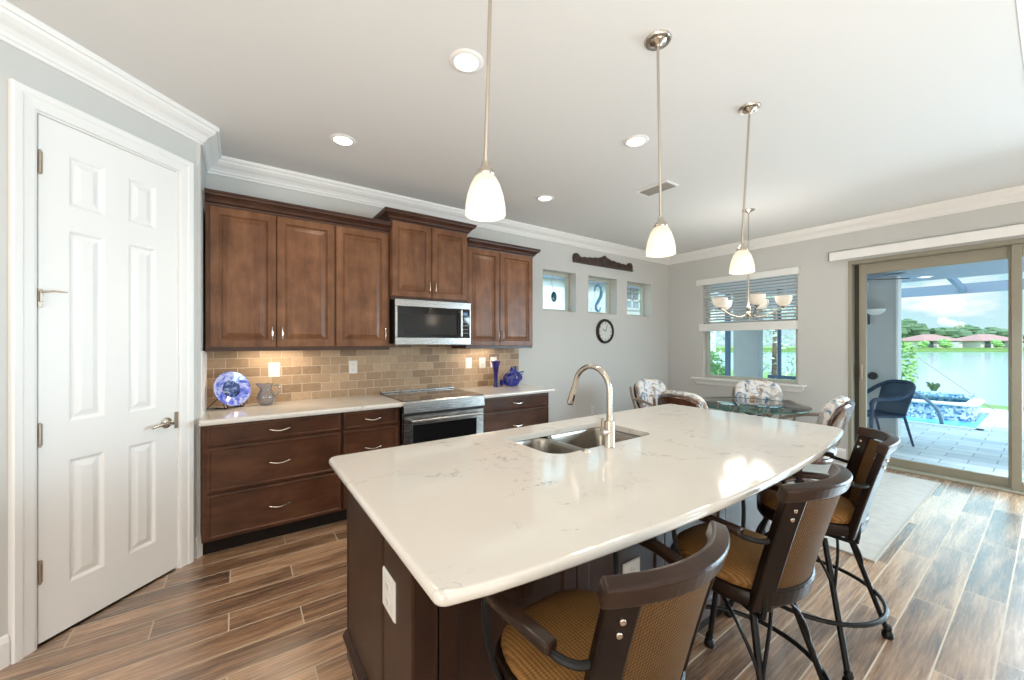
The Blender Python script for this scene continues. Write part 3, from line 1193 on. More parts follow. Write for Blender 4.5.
first_cabinet = wall_cabinet('brown two-door wall cabinet at the far left of the run', -0.185, 0.657, 1.352, 2.392, [(-0.160, 0.240), (0.245, 0.653)], YU, [(0.214, 1.484), (0.280, 1.484)])
wall_cabinet('brown single-door wall cabinet just left of the microwave', 0.659, 1.112, 1.352, 2.392, [(0.665, 1.092)], YU, [(1.064, 1.484)])
obj('crown', MB().sweep(cpath_lr(-0.188, 1.114, YU + 0.022, False, False), CCROWN, z=2.388), CABD, first_cabinet)
wall_cabinet('tall brown wall cabinet directly above the microwave', 1.114, 1.886, 1.803, 2.512, [(1.120, 1.495), (1.500, 1.880)], 3.42, [(1.470, 1.930), (1.528, 1.930)], cpath_lr(1.112, 1.888, 3.44))
wall_cabinet('brown two-door wall cabinet right of the microwave', 1.888, 2.745, 1.352, 2.392, [(1.894, 2.287), (2.292, 2.738)], YU, [(2.262, 1.480), (2.318, 1.480)], cpath_lr(1.890, 2.747, YU + 0.022, False, True))

# microwave
mw = thing('microwave', 'stainless over-range microwave with black glass door', 'microwave', (1.512, YW, 1.388))
obj('body', MB().box(1.132, 1.892, 3.40, YW - 0.003, 1.40, 1.798), BLACKP, mw, bev=0.004)
fc = MB()
fc.box(1.132, 1.892, 3.375, 3.40, 1.738, 1.800).box(1.132, 1.892, 3.375, 3.40, 1.392, 1.456)
fc.box(1.132, 1.152, 3.375, 3.40, 1.456, 1.738).box(1.880, 1.892, 3.375, 3.40, 1.456, 1.738)
obj('face_frame', fc, STEEL, mw, bev=0.002)
dr = obj('door', MB().box(1.152, 1.766, 3.378, 3.40, 1.457, 1.737), BLACKG, mw, bev=0.002)
obj('window', MB().box(1.218, 1.725, 3.3755, 3.379, 1.484, 1.676), SMOKE, dr)
hb = MB().tube([(1.768, 3.335, 1.470), (1.768, 3.335, 1.728)], 0.011, 12)
for z in (1.488, 1.710):
    hb.tube([(1.768, 3.335, z), (1.762, 3.38, z)], 0.006, 8)
obj('handle', hb, STEELV, dr)
cp = obj('control_panel', MB().box(1.770, 1.880, 3.378, 3.40, 1.457, 1.737), BLACKG, mw, bev=0.002)
obj('display', MB().box(1.808, 1.858, 3.376, 3.3785, 1.676, 1.706), DISPLAY, cp)
for r_ in range(4):
    kb = MB()
    for c_ in range(3):
        kb.box(1.806 + c_ * 0.020, 1.820 + c_ * 0.020, 3.3765, 3.3785, 1.500 + r_ * 0.036, 1.508 + r_ * 0.036)
    obj('button_row', kb, GREYP, cp)
obj('vent_grille', MB().box(1.70, 1.86, 3.42, 3.55, 1.383, 1.400), BLACKP, mw)

# backsplash
struct('backsplash_tile', MB().box(CX, 2.79, YW - 0.009, YW + 0.001, 0.914, 1.40), SPLASH)
struct('trim_splash_edge', MB().box(CX, CX + 0.008, 3.30, YW, 0.914, 1.352), TRIM)


# base cabinets
def base_cabinet(label, x0, x1, drawers, pull_x=None):
    t = thing('base_cabinet', label, 'cabinet', ((x0 + x1) / 2, YW, 0), group='brown base cabinets')
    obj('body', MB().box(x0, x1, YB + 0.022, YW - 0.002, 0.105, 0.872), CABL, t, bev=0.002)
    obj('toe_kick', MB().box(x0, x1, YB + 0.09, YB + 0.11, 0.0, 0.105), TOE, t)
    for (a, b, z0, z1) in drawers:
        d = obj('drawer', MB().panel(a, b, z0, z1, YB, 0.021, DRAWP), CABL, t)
        level_pull(pull_x if pull_x else (a + b) / 2, (z0 + z1) / 2 + 0.0, YB, d)
    return t


DZ = [(0.735, 0.868), (0.428, 0.720), (0.122, 0.413)]
base_cabinet('wide brown three-drawer base cabinet below the blue glass plate', -0.192, 0.660, [(-0.164, 0.650, a, b) for a, b in DZ])
base_cabinet('narrow brown drawer base cabinet immediately left of the range', 0.662, 1.118, [(0.672, 1.102, a, b) for a, b in DZ])
base_cabinet('brown drawer base cabinet right of the range', 1.898, 2.765, [(1.908, 2.752, a, b) for a, b in DZ])

EDGE = [(0.0, 0.0), (0.008, 0.003), (0.012, 0.010), (0.012, 0.028), (0.008, 0.035), (0.0, 0.038)]


def counter(label, x0, x1, endr):
    m = MB()
    yf = 3.155
    m.box(x0, x1, yf, YW - 0.001, 0.876, 0.914)
    path = [(x0, yf), (x1, yf)]
    if endr:
        path.append((x1, YW - 0.002))
    m.sweep(path, EDGE, z=0.876, smooth=True)
    o = obj('countertop', m, QUARTZ, origin=((x0 + x1) / 2, YW, 0.876))
    tag(o, label, 'countertop')


counter('white quartz countertop left of the range below the blue plate', CX + 0.001, 1.120, False)
counter('short white quartz countertop right of the range holding blue vases', 1.896, 2.790, True)

# range
rg = thing('range', 'stainless slide-in electric range with black glass oven door', 'range', (1.508, YW, 0))
obj('body', MB().box(1.126, 1.890, 3.17, YW - 0.012, 0.04, 0.912), STEELV, rg, bev=0.003)
ck = obj('cooktop', MB().box(1.122, 1.894, 3.135, YW - 0.012, 0.912, 0.924), COOK, rg, bev=0.003)
for (bx, by, br_) in ((1.32, 3.32, 0.10), (1.70, 3.32, 0.075), (1.32, 3.60, 0.075), (1.70, 3.60, 0.10)):
    rr = MB()
    rr.rings([[(bx + q * math.cos(a), by + q * math.sin(a), 0.9245) for a in [2 * PI * k / 40 for k in range(40)]] for q in (br_ - 0.003, br_)], caps=False)
    obj('burner_ring', rr, RINGM, ck)
obj('rear_trim', MB().box(1.122, 1.894, YW - 0.07, YW - 0.012, 0.924, 0.940), STEEL, rg, bev=0.004)
cpn = MB()
cpn.prism_y([], 0, 0) if False else None
poly = [(3.115, 0.820), (3.17, 0.820), (3.17, 0.912), (3.135, 0.922), (3.122, 0.910)]
cpm = MB().rings([[(x, y, z) for y, z in poly] for x in (1.120, 1.896)], smooth=False)
obj('control_panel', cpm, STEEL, rg, bev=0.003)
obj('panel_gap', MB().box(1.13, 1.886, 3.128, 3.17, 0.795, 0.820), BLACKP, rg)
od = MB()
od.box(1.126, 1.200, 3.13, 3.17, 0.19, 0.795).box(1.816, 1.890, 3.13, 3.17, 0.19, 0.795)
od.box(1.200, 1.816, 3.13, 3.17, 0.715, 0.795).box(1.200, 1.816, 3.13, 3.17, 0.19, 0.27)
odo = obj('oven_door', od, STEEL, rg, bev=0.002)
obj('oven_window', MB().box(1.200, 1.816, 3.137, 3.16, 0.27, 0.715), BLACKG, odo)
hb = MB().tube([(1.165, 3.075, 0.758), (1.851, 3.075, 0.758)], 0.013, 12)
for x in (1.19, 1.826):
    hb.tube([(x, 3.075, 0.758), (x, 3.135, 0.758)], 0.009, 8)
obj('oven_handle', hb, STEEL, odo)
obj('bottom_drawer', MB().box(1.126, 1.890, 3.135, 3.17, 0.05, 0.18), STEEL, rg, bev=0.003)


# wall plates
def wall_plate(label, kind, x, y, z, rz=0.0, wgt=0.075, group='white wall plates'):
    nm = {'switch': 'light_switch', 'outlet': 'electrical_outlet'}[kind]
    t = thing(nm, label, kind, (x, y, z), rz, group)
    p = MB().panel(-wgt / 2, wgt / 2, -0.06, 0.06, -0.007, 0.007, [(0.0, 0.004), (0.004, 0.0)])
    pl = obj('cover_plate', p, WHITEP, t, local=True)
    if kind == 'switch':
        obj('rocker', MB().panel(-0.017, 0.017, -0.034, 0.034, -0.010, 0.004, [(0.0, 0.002), (0.003, 0.0)]), WHITEP, t, local=True)
    else:
        for s in (-1, 1):
            r = obj('receptacle', MB().prism_y([(0.017 * math.cos(a), s * 0.024 + 0.015 * math.sin(a)) for a in [2 * PI * k / 16 for k in range(16)]], -0.0095, -0.005), WHITEP, t, local=True)
            sl_ = MB().box(-0.008, -0.005, -0.0100, -0.009, s * 0.024 - 0.002, s * 0.024 + 0.007).box(0.005, 0.008, -0.0100, -0.009, s * 0.024 - 0.002, s * 0.024 + 0.007)
            sl_.box(-0.002, 0.002, -0.0100, -0.009, s * 0.024 - 0.010, s * 0.024 - 0.006)
            obj('slots', sl_, GREYP, r, local=True)
    return t


YS = YW - 0.009
wall_plate('white light switch plate on the tile above the glass pitcher', 'switch', 0.249, YS, 1.183, 0, 0.085)
wall_plate('white outlet on the tile backsplash left of the range', 'outlet', 0.876, YS, 1.183)
wall_plate('white switch plate on the tile just right of the range, first of three', 'switch', 2.095, YS, 1.183, 0, 0.078)
wall_plate('white outlet on the tile between the plate by the range and the tall blue vase', 'outlet', 2.272, YS, 1.180, 0, 0.085)
wall_plate('white switch plate on the tile directly behind the tall blue vase', 'switch', 2.425, YS, 1.183, 0, 0.085)
wall_plate('white outlet low on the grey wall beyond the island faucet', 'outlet', 4.08, YW, 0.46)

# under-cabinet lights
for (x, lb) in ((0.25, 'slim under-cabinet light bar above the blue plate'), (2.20, 'slim under-cabinet light bar right of the microwave')):
    t = obj('cabinet_light', MB().box(x - 0.20, x + 0.20, 3.66, 3.70, 1.358, 1.374), BULB, origin=(x, 3.68, 1.374))
    tag(t, lb, 'light', 'under-cabinet lights')
    lamp('under_cabinet_lamp', 'AREA', (x, 3.62, 1.353), 2.0 if x < 1 else 1.3, (1.0, 0.80, 0.56), (0, 0, 0), shape='RECTANGLE', size=0.38, size_y=0.03)

# ------------------------------------------------------------------ things on the counters
CT = 0.914
pl = thing('easel', 'thin black wire plate easel at the left end of the counter', 'easel', (-0.045, 3.64, CT), R(32))
e = MB()
for s in (-1, 1):
    e.tube(smooth_path([(s * 0.06, 0.07, 0.004), (s * 0.06, -0.045, 0.005), (s * 0.06, -0.066, 0.02), (s * 0.06, -0.056, 0.036)], 5), 0.0035, 6)
    e.tube([(s * 0.06, -0.03, 0.005), (s * 0.045, 0.03, 0.14)], 0.003, 6)
e.tube([(-0.06, -0.02, 0.005), (0.06, -0.02, 0.005)], 0.003, 6)
e.tube([(-0.045, 0.03, 0.14), (0.045, 0.03, 0.14)], 0.003, 6)
obj('front_frame', e, IRON, pl, local=True)
obj('back_leg', MB().tube([(0.0, 0.03, 0.14), (-0.11, 0.09, 0.004)], 0.003, 6).tube([(-0.11, 0.09, 0.004), (-0.06, 0.0, 0.005)], 0.003, 6), IRON, pl, local=True)

Mp = Matrix.Translation((-0.040, 3.625, CT + 0.144)) @ Matrix.Rotation(R(32), 4, 'Z') @ Matrix.Rotation(R(-16), 4, 'X') @ Matrix.Rotation(R(90), 4, 'X')
pt = thing('display_plate', 'round swirled blue glass plate standing on a wire easel', 'plate', (-0.040, 3.625, CT + 0.02))
rim = MB().lathe([(0.064, -0.004), (0.075, 0.000), (0.100, 0.008), (0.128, 0.016), (0.133, 0.020), (0.131, 0.024), (0.125, 0.022), (0.098, 0.015), (0.075, 0.007), (0.064, 0.004), (0.064, -0.004)], (0, 0, 0), 40, Mp)
obj('rim', rim, PLATEG, pt)
ctr = MB().lathe([(0.0, -0.006), (0.04, -0.005), (0.066, -0.003), (0.066, 0.004), (0.04, 0.002), (0.0, 0.001)], (0, 0, 0), 32, Mp)
obj('centre', ctr, PLATEC, pt)

pc = thing('glass_pitcher', 'small clear speckled glass pitcher on the left countertop', 'pitcher', (0.185, 3.655, CT))
prof = [(0.0, 0.0), (0.040, 0.0), (0.046, 0.006), (0.060, 0.035), (0.064, 0.062), (0.056, 0.092), (0.042, 0.118), (0.040, 0.132), (0.048, 0.155), (0.056, 0.168), (0.052, 0.168), (0.044, 0.154), (0.036, 0.132), (0.038, 0.118), (0.052, 0.090), (0.059, 0.062), (0.055, 0.036), (0.040, 0.010), (0.0, 0.008)]
b = MB().lathe(prof, (0, 0, 0), 28)
for i, p in enumerate(b.v):      # pulled-out pouring lip
    if p[2] > 0.13 and p[0] < -0.02:
        kx = (p[2] - 0.13) / 0.04
        b.v[i] = (p[0] - 0.022 * kx, p[1] * (1 - 0.4 * kx), p[2] + 0.006 * kx)
obj('body', b, CLEARB, pc, local=True)
obj('handle', MB().tube(smooth_path([(0.050, 0, 0.150), (0.085, 0, 0.150), (0.092, 0, 0.105), (0.062, 0, 0.066)], 6), 0.006, 8), CLEARB, pc, local=True)

# tall flared vase
vz = thing('bud_vase', 'tall slender violet-blue glass vase with flared square lip', 'vase', (2.352, 3.63, CT))
rings = []
for (z, r_, tw) in ((0.0, 0.026, 0), (0.012, 0.026, 3), (0.06, 0.021, 10), (0.14, 0.024, 24), (0.21, 0.031, 36), (0.26, 0.040, 42), (0.288, 0.052, 45)):
    ring = []
    for k in range(24):
        a = 2 * PI * k / 24
        rr = r_ * (1 + (0.10 if z > 0.2 else 0.04) * math.cos(4 * a))
        ring.append((rr * math.cos(a + R(tw)), rr * math.sin(a + R(tw)), z + (0.008 * math.cos(4 * a) if z > 0.27 else 0)))
    rings.append(ring)
rings += [[(p[0] * 0.86, p[1] * 0.86, max(0.014, p[2] - 0.001)) for p in r_] for r_ in rings[::-1][:-1]]
obj('body', MB().rings(rings), PURPLEG, vz, local=True)

# crumpled cobalt vase
fv = thing('ruffled_vase', 'wide ruffled cobalt blue art glass bowl shaped like a fish', 'vase', (2.555, 3.60, CT))
f = MB()
nu, nv = 36, 14
rr = []
for j in range(nv):
    t = j / (nv - 1)
    z = 0.006 + 0.205 * t
    base = 0.066 + 0.062 * math.sin(PI * min(1, t * 1.25)) - 0.030 * t
    ring = []
    for k in range(nu):
        a = 2 * PI * k / nu
        ruff = 1 + 0.10 * math.sin(5 * a + 5 * t) + (0.20 * t * t) * math.sin(3 * a + 1.2)
        q = base * ruff
        ring.append((q * math.cos(a) * 1.05 + 0.02 * t, q * math.sin(a) * 0.55, z + 0.018 * t * math.sin(3 * a + 0.6)))
    rr.append(ring)
inner = [[(p[0] * 0.88 + 0.002, p[1] * 0.86, p[2] + 0.002) for p in r_] for r_ in rr[::-1][:8]]
f.rings(rr + inner)
obj('body', f, COBALT, fv, local=True)
tl = MB()
tl.rings([[(-0.10 - 0.050 * s, 0.012 * math.cos(a) * (1 + s), 0.052 - 0.006 * s + (0.030 - 0.004 * s + 0.014 * s * s) * math.sin(a)) for a in [2 * PI * k / 12 for k in range(12)]] for s in (-0.7, 0, 0.5, 1.0)])
obj('tail', tl, COBALT, fv, local=True)
fn = MB()
fn.rings([[(0.105 + 0.055 * s, 0.010 * math.cos(a), 0.125 + 0.03 * s + (0.035 - 0.022 * s) * math.sin(a)) for a in [2 * PI * k / 12 for k in range(12)]] for s in (-0.6, 0, 0.5, 1.0)])
obj('fin', fn, COBALT, fv, local=True)

sb = thing('glass_figurine', 'tiny clear glass figurine with black spot between the two blue vases', 'figurine', (2.428, 3.655, CT))
obj('body', MB().lathe([(0.0, 0.0), (0.018, 0.0), (0.020, 0.006), (0.012, 0.02), (0.022, 0.05), (0.024, 0.075), (0.014, 0.10), (0.010, 0.125), (0.015, 0.145), (0.011, 0.165), (0.0, 0.172)], (0, 0, 0), 18), CLEARG, sb, local=True)
obj('spot', MB().ball((0.0, -0.012, 0.06), (0.011, 0.011, 0.022), 12, 8), BLACKP, sb, local=True)

# ------------------------------------------------------------------ island
IX0, IX1, IY1 = 0.385, 2.62, 1.775
IYN = 1.00
isl = thing('island', 'espresso brown kitchen island cabinet below the white quartz top', 'island', (1.5, 1.4, 0))
obj('body', MB().box(IX0 + 0.02, IX1, IYN + 0.02, IY1, 0.12, 0.63).box(IX0 + 0.02, 1.10, IYN + 0.02, IY1, 0.63, 0.883).box(1.88, IX1, IYN + 0.02, IY1, 0.63, 0.883).box(1.10, 1.88, IYN + 0.02, 1.22, 0.63, 0.883).box(1.10, 1.88, 1.70, IY1, 0.63, 0.883), ISLW, isl)
obj('plinth', MB().box(IX0 + 0.012, IX1, IYN + 0.012, IY1 - 0.04, 0.0, 0.14), TOE, isl)
MOLD = [(0.0, 0.0), (0.016, 0.0), (0.018, 0.012), (0.010, 0.026), (0.0, 0.034)]
obj('base_moulding', MB().sweep([(IX0, IY1), (IX0, IYN), (IX1, IYN)], [(o, h) for o, h in MOLD], z=0.14), ISLW, isl)
obj('base_board', MB().box(IX0, IX0 + 0.014, IYN, IY1, 0.055, 0.142).box(IX0, IX1, IYN, IYN + 0.014, 0.055, 0.142), ISLW, isl)
# end panel and back panels with recessed fields
FLATP = [(0.0, 0.0), (0.058, 0.0), (0.066, 0.007), (0.070, 0.008)]
ME = Matrix.Translation((IX0, 0, 0)) @ Matrix.Rotation(R(-90), 4, 'Z')     # front towards -X
obj('end_panel', MB().add(MB().panel(-IY1, -1.280, 0.172, 0.883, 0.0, 0.022, [(0.0, 0.0), (0.010, 0.0), (0.012, 0.003), (0.018, 0.003)]), ME), ISLW, isl)
obj('end_panel', MB().add(MB().panel(-1.274, -1.075, 0.172, 0.883, 0.0, 0.022, [(0.0, 0.0), (0.010, 0.0), (0.012, 0.002), (0.018, 0.002)]), ME), ISLW, isl)
obj('corner_post', MB().box(IX0 - 0.006, IX0 + 0.07, IYN - 0.006, 1.070, 0.172, 0.883), ISLW, isl, bev=0.006)
n = 4
for i in range(n):
    a = IX0 + 0.075 + (IX1 - IX0 - 0.08) * i / n
    b = IX0 + 0.075 + (IX1 - IX0 - 0.08) * (i + 1) / n - 0.006
    obj('back_panel', MB().panel(a, b, 0.172, 0.883, IYN, 0.022, FLATP), ISLW, isl)
# support brackets below the overhang
for x in (0.75, 1.50, 2.25):
    bk = MB().rings([[(x + s, y, z) for y, z in ((IYN, 0.883), (0.74, 0.883), (0.74, 0.845), (0.86, 0.80), (0.955, 0.70), (0.97, 0.60), (IYN, 0.60))] for s in (-0.022, 0.022)], smooth=False)
    obj('bracket', bk, ISLW, isl, bev=0.003)

# top: bowed long edge, rounded corners, cut-out for the sink
def corner(cx, cy, r, a0, n=6):
    return arc(cx, cy, r, a0, a0 + 90, n)


TX0, TX1, TY1 = 0.318, 2.885, 1.838
outl = []
outl += corner(TX0 + 0.04, TY1 - 0.04, 0.04, 90)[::1]
left_low = (TX0, 0.705)
near = []
for i in range(33):
    t = i / 32
    x = TX0 + 0.03 + (TX1 - 0.07 - TX0 - 0.03) * t
    near.append((x, 0.692 - 0.100 * max(0.0, math.sin(PI * t)) ** 0.8 + 0.014 * t))
outl += arc(TX0 + 0.03, 0.695 + 0.03, 0.03, 180, 258, 5)
outl += near[1:-1]
outl += arc(TX1 - 0.07, 0.706 + 0.07, 0.07, 284, 360, 7)
outl += corner(TX1 - 0.04, TY1 - 0.04, 0.04, 0)
SX0, SX1, SY0, SY1 = 1.130, 1.850, 1.270, 1.665
hole = []
for (cx, cy, r_, a0) in ((SX0 + 0.09, SY0 + 0.09, 0.09, 180), (SX1 - 0.06, SY0 + 0.06, 0.06, 270), (SX1 - 0.05, SY1 - 0.05, 0.05, 0), (SX0 + 0.05, SY1 - 0.05, 0.05, 90)):
    hole += arc(cx, cy, r_, a0, a0 + 90, 6)
TZ0, TZ1 = 0.884, 0.914


def slab():
    bm = bmesh.new()
    prof = [(-0.009, 0.0), (-0.003, 0.003), (0.0, 0.009), (0.0, 0.019), (-0.003, 0.026), (-0.007, 0.029), (-0.012, 0.030)]
    P = [Vector(p) for p in outl]
    m = len(P)
    rings = []
    for (o, h) in prof:
        ring = []
        for i in range(m):
            d = (P[(i + 1) % m] - P[i - 1]).normalized()
            nrm = Vector((d.y, -d.x))
            q = P[i] + nrm * o
            ring.append(bm.verts.new((q.x, q.y, TZ0 + h)))
        rings.append(ring)
    for a, b in zip(rings[:-1], rings[1:]):
        for i in range(m):
            j = (i + 1) % m
            fc = bm.faces.new((a[i], a[j], b[j], b[i]))
            fc.smooth = True
    hp = [[bm.verts.new((x, y, z)) for x, y in hole] for z in (TZ0, TZ1)]
    k = len(hole)
    for i in range(k):
        j = (i + 1) % k
        bm.faces.new((hp[0][j], hp[0][i], hp[1][i], hp[1][j]))
    bm.edges.ensure_lookup_table()
    for ring, hr_ in ((rings[-1], hp[1]), (rings[0], hp[0])):
        es = []
        for r_ in (ring, hr_):
            for i in range(len(r_)):
                e_ = bm.edges.get((r_[i], r_[(i + 1) % len(r_)]))
                es.append(e_)
        bmesh.ops.triangle_fill(bm, use_beauty=True, use_dissolve=False, edges=es)
    bmesh.ops.recalc_face_normals(bm, faces=bm.faces)
    bm.normal_update()
    for fc in bm.faces:
        if abs(fc.normal.z) > 0.98 or len(fc.verts) == 3:
            fc.smooth = False
    me = bpy.data.meshes.new('island_countertop')
    bm.to_mesh(me)
    bm.free()
    flags = [p.use_smooth for p in me.polygons]
    me.set_sharp_from_angle(angle=R(40))
    for p, fl in zip(me.polygons, flags):
        p.use_smooth = fl
    o = bpy.data.objects.new('island_countertop', me)
    COL.objects.link(o)
    me.materials.append(QUARTZ)
    me.transform(Matrix.Translation((-1.5, -1.25, -TZ0)))
    o.location = (1.5, 1.25, TZ0)
    tag(o, 'large white veined quartz island countertop with bowed seating edge', 'countertop')


slab()

# sink
sk = thing('kitchen_sink', 'undermount stainless double bowl sink set in the island top', 'sink', (1.49, 1.467, 0.66))


def rrect(x0, x1, y0, y1, r_, n=6):
    return arc(x0 + r_, y0 + r_, r_, 180, 270, n) + arc(x1 - r_, y0 + r_, r_, 270, 360, n) + arc(x1 - r_, y1 - r_, r_, 0, 90, n) + arc(x0 + r_, y1 - r_, r_, 90, 180, n)


def basin(x0, x1, y0, y1, depth, rad):
    m = MB()
    seq = []
    for (ins, z) in ((-0.012, -0.002), (0.0, -0.002), (0.006, -0.02), (0.014, -depth + 0.03), (0.024, -depth + 0.010), (0.045, -depth)):
        seq.append([(x, y, TZ0 + z) for x, y in rrect(x0 + ins, x1 - ins, y0 + ins, y1 - ins, max(0.02, rad - ins * 0.5))])
    m.rings(seq, caps=False)
    m.face(list(range(len(m.v) - len(seq[-1]), len(m.v))))
    # outer skin
    o2 = [[(x, y, TZ0 + z) for x, y in rrect(x0 - 0.012, x1 + 0.012, y0 - 0.012, y1 + 0.012, rad)] for z in (-0.002, -depth - 0.006)]
    m.rings(o2, caps=False)
    m.face(list(range(len(m.v) - len(o2[-1]), len(m.v))))
    return m


b1 = obj('left_bowl', basin(SX0 + 0.004, 1.385, SY0 + 0.004, SY1 - 0.004, 0.20, 0.085), SINKS, sk, weld=True)
b2 = obj('right_bowl', basin(1.410, SX1 - 0.004, SY0 + 0.004, SY1 - 0.004, 0.22, 0.055), SINKS, sk, weld=True)
for (bb, x, y, z) in ((b1, 1.26, 1.47, TZ0 - 0.200), (b2, 1.62, 1.47, TZ0 - 0.220)):
    obj('drain', MB().lathe([(0.0, 0.002), (0.02, 0.001), (0.024, 0.004), (0.040, 0.005), (0.046, 0.0)], (x, y, z), 24), STEEL, bb)

fa = thing('faucet', 'satin nickel gooseneck pull-down faucet rising behind the sink', 'faucet', (1.446, 1.235, TZ1))
obj('body', MB().lathe([(0.0, 0.0), (0.027, 0.0), (0.027, 0.006), (0.0245, 0.010), (0.0245, 0.118), (0.021, 0.124), (0.0, 0.124)], (1.446, 1.235, TZ1), 24), NICKEL, fa)
sp_ = [(1.446, 1.235, TZ1 + 0.12), (1.446, 1.235, TZ1 + 0.262)]
sp_ += [(1.446, 1.235 + 0.115 - 0.115 * math.cos(R(a)), TZ1 + 0.262 + 0.115 * math.sin(R(a))) for a in range(10, 171, 10)]
sp_ += [(1.446, 1.235 + 0.238, TZ1 + 0.255)]
obj('spout', MB().tube(sp_, 0.0135, 14), NICKEL, fa)
hd = obj('spray_head', MB().tube([(1.446, 1.473, TZ1 + 0.256), (1.446, 1.484, TZ1 + 0.228), (1.446, 1.502, TZ1 + 0.175)], [0.0150, 0.0165, 0.0185], 14), NICKEL, fa)
obj('spray_button', MB().tube([(1.446, 1.472, TZ1 + 0.222), (1.446, 1.484, TZ1 + 0.188)], 0.007, 8), BLACKP, hd)
obj('spray_tip', MB().tube([(1.446, 1.500, TZ1 + 0.180), (1.446, 1.503, TZ1 + 0.168)], 0.0155, 14), BLACKP, hd)
hl = MB().tube([(1.446, 1.235, TZ1 + 0.075), (1.389, 1.235, TZ1 + 0.075)], 0.0165, 16)
hl.tube([(1.392, 1.235, TZ1 + 0.082), (1.376, 1.215, TZ1 + 0.150)], [0.007, 0.0055], 10)
obj('handle', hl, NICKEL, fa)
bt = obj('air_switch', MB().lathe([(0.0, 0.010), (0.010, 0.010), (0.012, 0.006), (0.019, 0.005), (0.021, 0.0)], (1.300, 1.247, TZ1), 20), NICKEL, origin=(1.300, 1.247, TZ1))
tag(bt, 'small round nickel button set in the island top beside the sink', 'button')

wall_plate('white electrical outlet on the brown end panel of the island', 'outlet', IX0 + 0.003, 1.205, 0.628, R(-90), 0.115, 'island outlets')
wall_plate('white electrical outlet below the bowed island edge behind the stools', 'outlet', 1.31, IYN + 0.007, 0.462, 0, 0.105, 'island outlets')

# ------------------------------------------------------------------ pendants, downlights, vent, chandelier
PEND_P = [((0.693, 1.09), (0.672, 1.10)), ((1.625, 1.096), (1.655, 1.10)), ((2.553, 1.09), (2.480, 1.10))]
PLAB = ['lit white bell glass pendant on nickel rod, the one nearest the pantry door', 'lit white bell glass pendant on nickel rod, the middle of three over the island', 'lit white bell glass pendant on nickel rod, the one nearest the large window']
SHZ = 1.833
for (cxy, sxy), lb in zip(PEND_P, PLAB):
    t = thing('pendant_light', lb, 'pendant light', (cxy[0], cxy[1], ZC), 0, 'island pendants')
    obj('canopy', MB().lathe([(0.0, -0.034), (0.012, -0.034), (0.020, -0.024), (0.034, -0.020), (0.040, -0.012), (0.056, -0.010), (0.062, -0.002), (0.062, 0.0), (0.0, 0.0)], (cxy[0], cxy[1], ZC), 28), NICKEL, t)
    obj('rod', MB().tube([(cxy[0], cxy[1], ZC - 0.03), (sxy[0], sxy[1], SHZ + 0.165)], 0.0065, 10), NICKEL, t)
    obj('socket_cap', MB().lathe([(0.028, 0.128), (0.031, 0.135), (0.027, 0.148), (0.015, 0.160), (0.011, 0.178), (0.0, 0.180)], (sxy[0], sxy[1], SHZ), 24), NICKEL, t)
    K_ = 0.89
    sh = MB().lathe([(r__ * K_, z__ * K_) for r__, z__ in [(0.074, 0.0), (0.0755, 0.003), (0.074, 0.035), (0.067, 0.075), (0.054, 0.115), (0.040, 0.140), (0.028, 0.152), (0.024, 0.152), (0.036, 0.138), (0.050, 0.112), (0.063, 0.073), (0.070, 0.035), (0.0715, 0.003), (0.074, 0.0)]], (sxy[0], sxy[1], SHZ), 32)
    obj('glass_shade', sh, SHADE, t)
    obj('bulb', MB().ball((sxy[0], sxy[1], SHZ + 0.055), (0.028, 0.028, 0.036), 14, 10), BULB, t)
    lamp('pendant_lamp', 'POINT', (sxy[0], sxy[1], SHZ - 0.07), 2.2, (1.0, 0.86, 0.68), shadow_soft_size=0.065)

CANS = [(0.952, 1.745, 'round lit recessed ceiling light above the near end of the island'), (0.608, 2.926, 'round lit recessed ceiling light in front of the left wall cabinets'), (2.312, 1.734, 'round lit recessed ceiling light between the second and third pendants'), (2.486, 2.939, 'round lit recessed ceiling light in front of the right wall cabinets')]
for x, y, lb in CANS:
    t = thing('recessed_light', lb, 'ceiling light', (x, y, ZC), 0, 'recessed ceiling lights')
    obj('trim_ring', MB().lathe([(0.058, -0.002), (0.062, -0.008), (0.080, -0.007), (0.088, -0.001), (0.088, 0.002), (0.058, 0.002), (0.058, -0.002)], (x, y, ZC), 32), TRIM, t)
    obj('lens', MB().lathe([(0.0, -0.004), (0.058, -0.004), (0.058, 0.001), (0.0, 0.001)], (x, y, ZC), 32), CANL, t)
    lamp('recessed_lamp', 'SPOT', (x, y, ZC - 0.02), 28, (1.0, 0.90, 0.76), (0, 0, 0), spot_size=R(125), spot_blend=0.8, shadow_soft_size=0.12)
# the same kind of lamps burn over the rest of the room, out of the picture
for x, y in ((-0.6, 1.0), (0.6, -1.8), (3.4, -1.8)):
    lamp('recessed_lamp', 'SPOT', (x, y, (ZC if y > 0.1 else 3.25) - 0.02), 15, (1.0, 0.90, 0.76), (0, 0, 0), spot_size=R(125), spot_blend=0.8, shadow_soft_size=0.12)

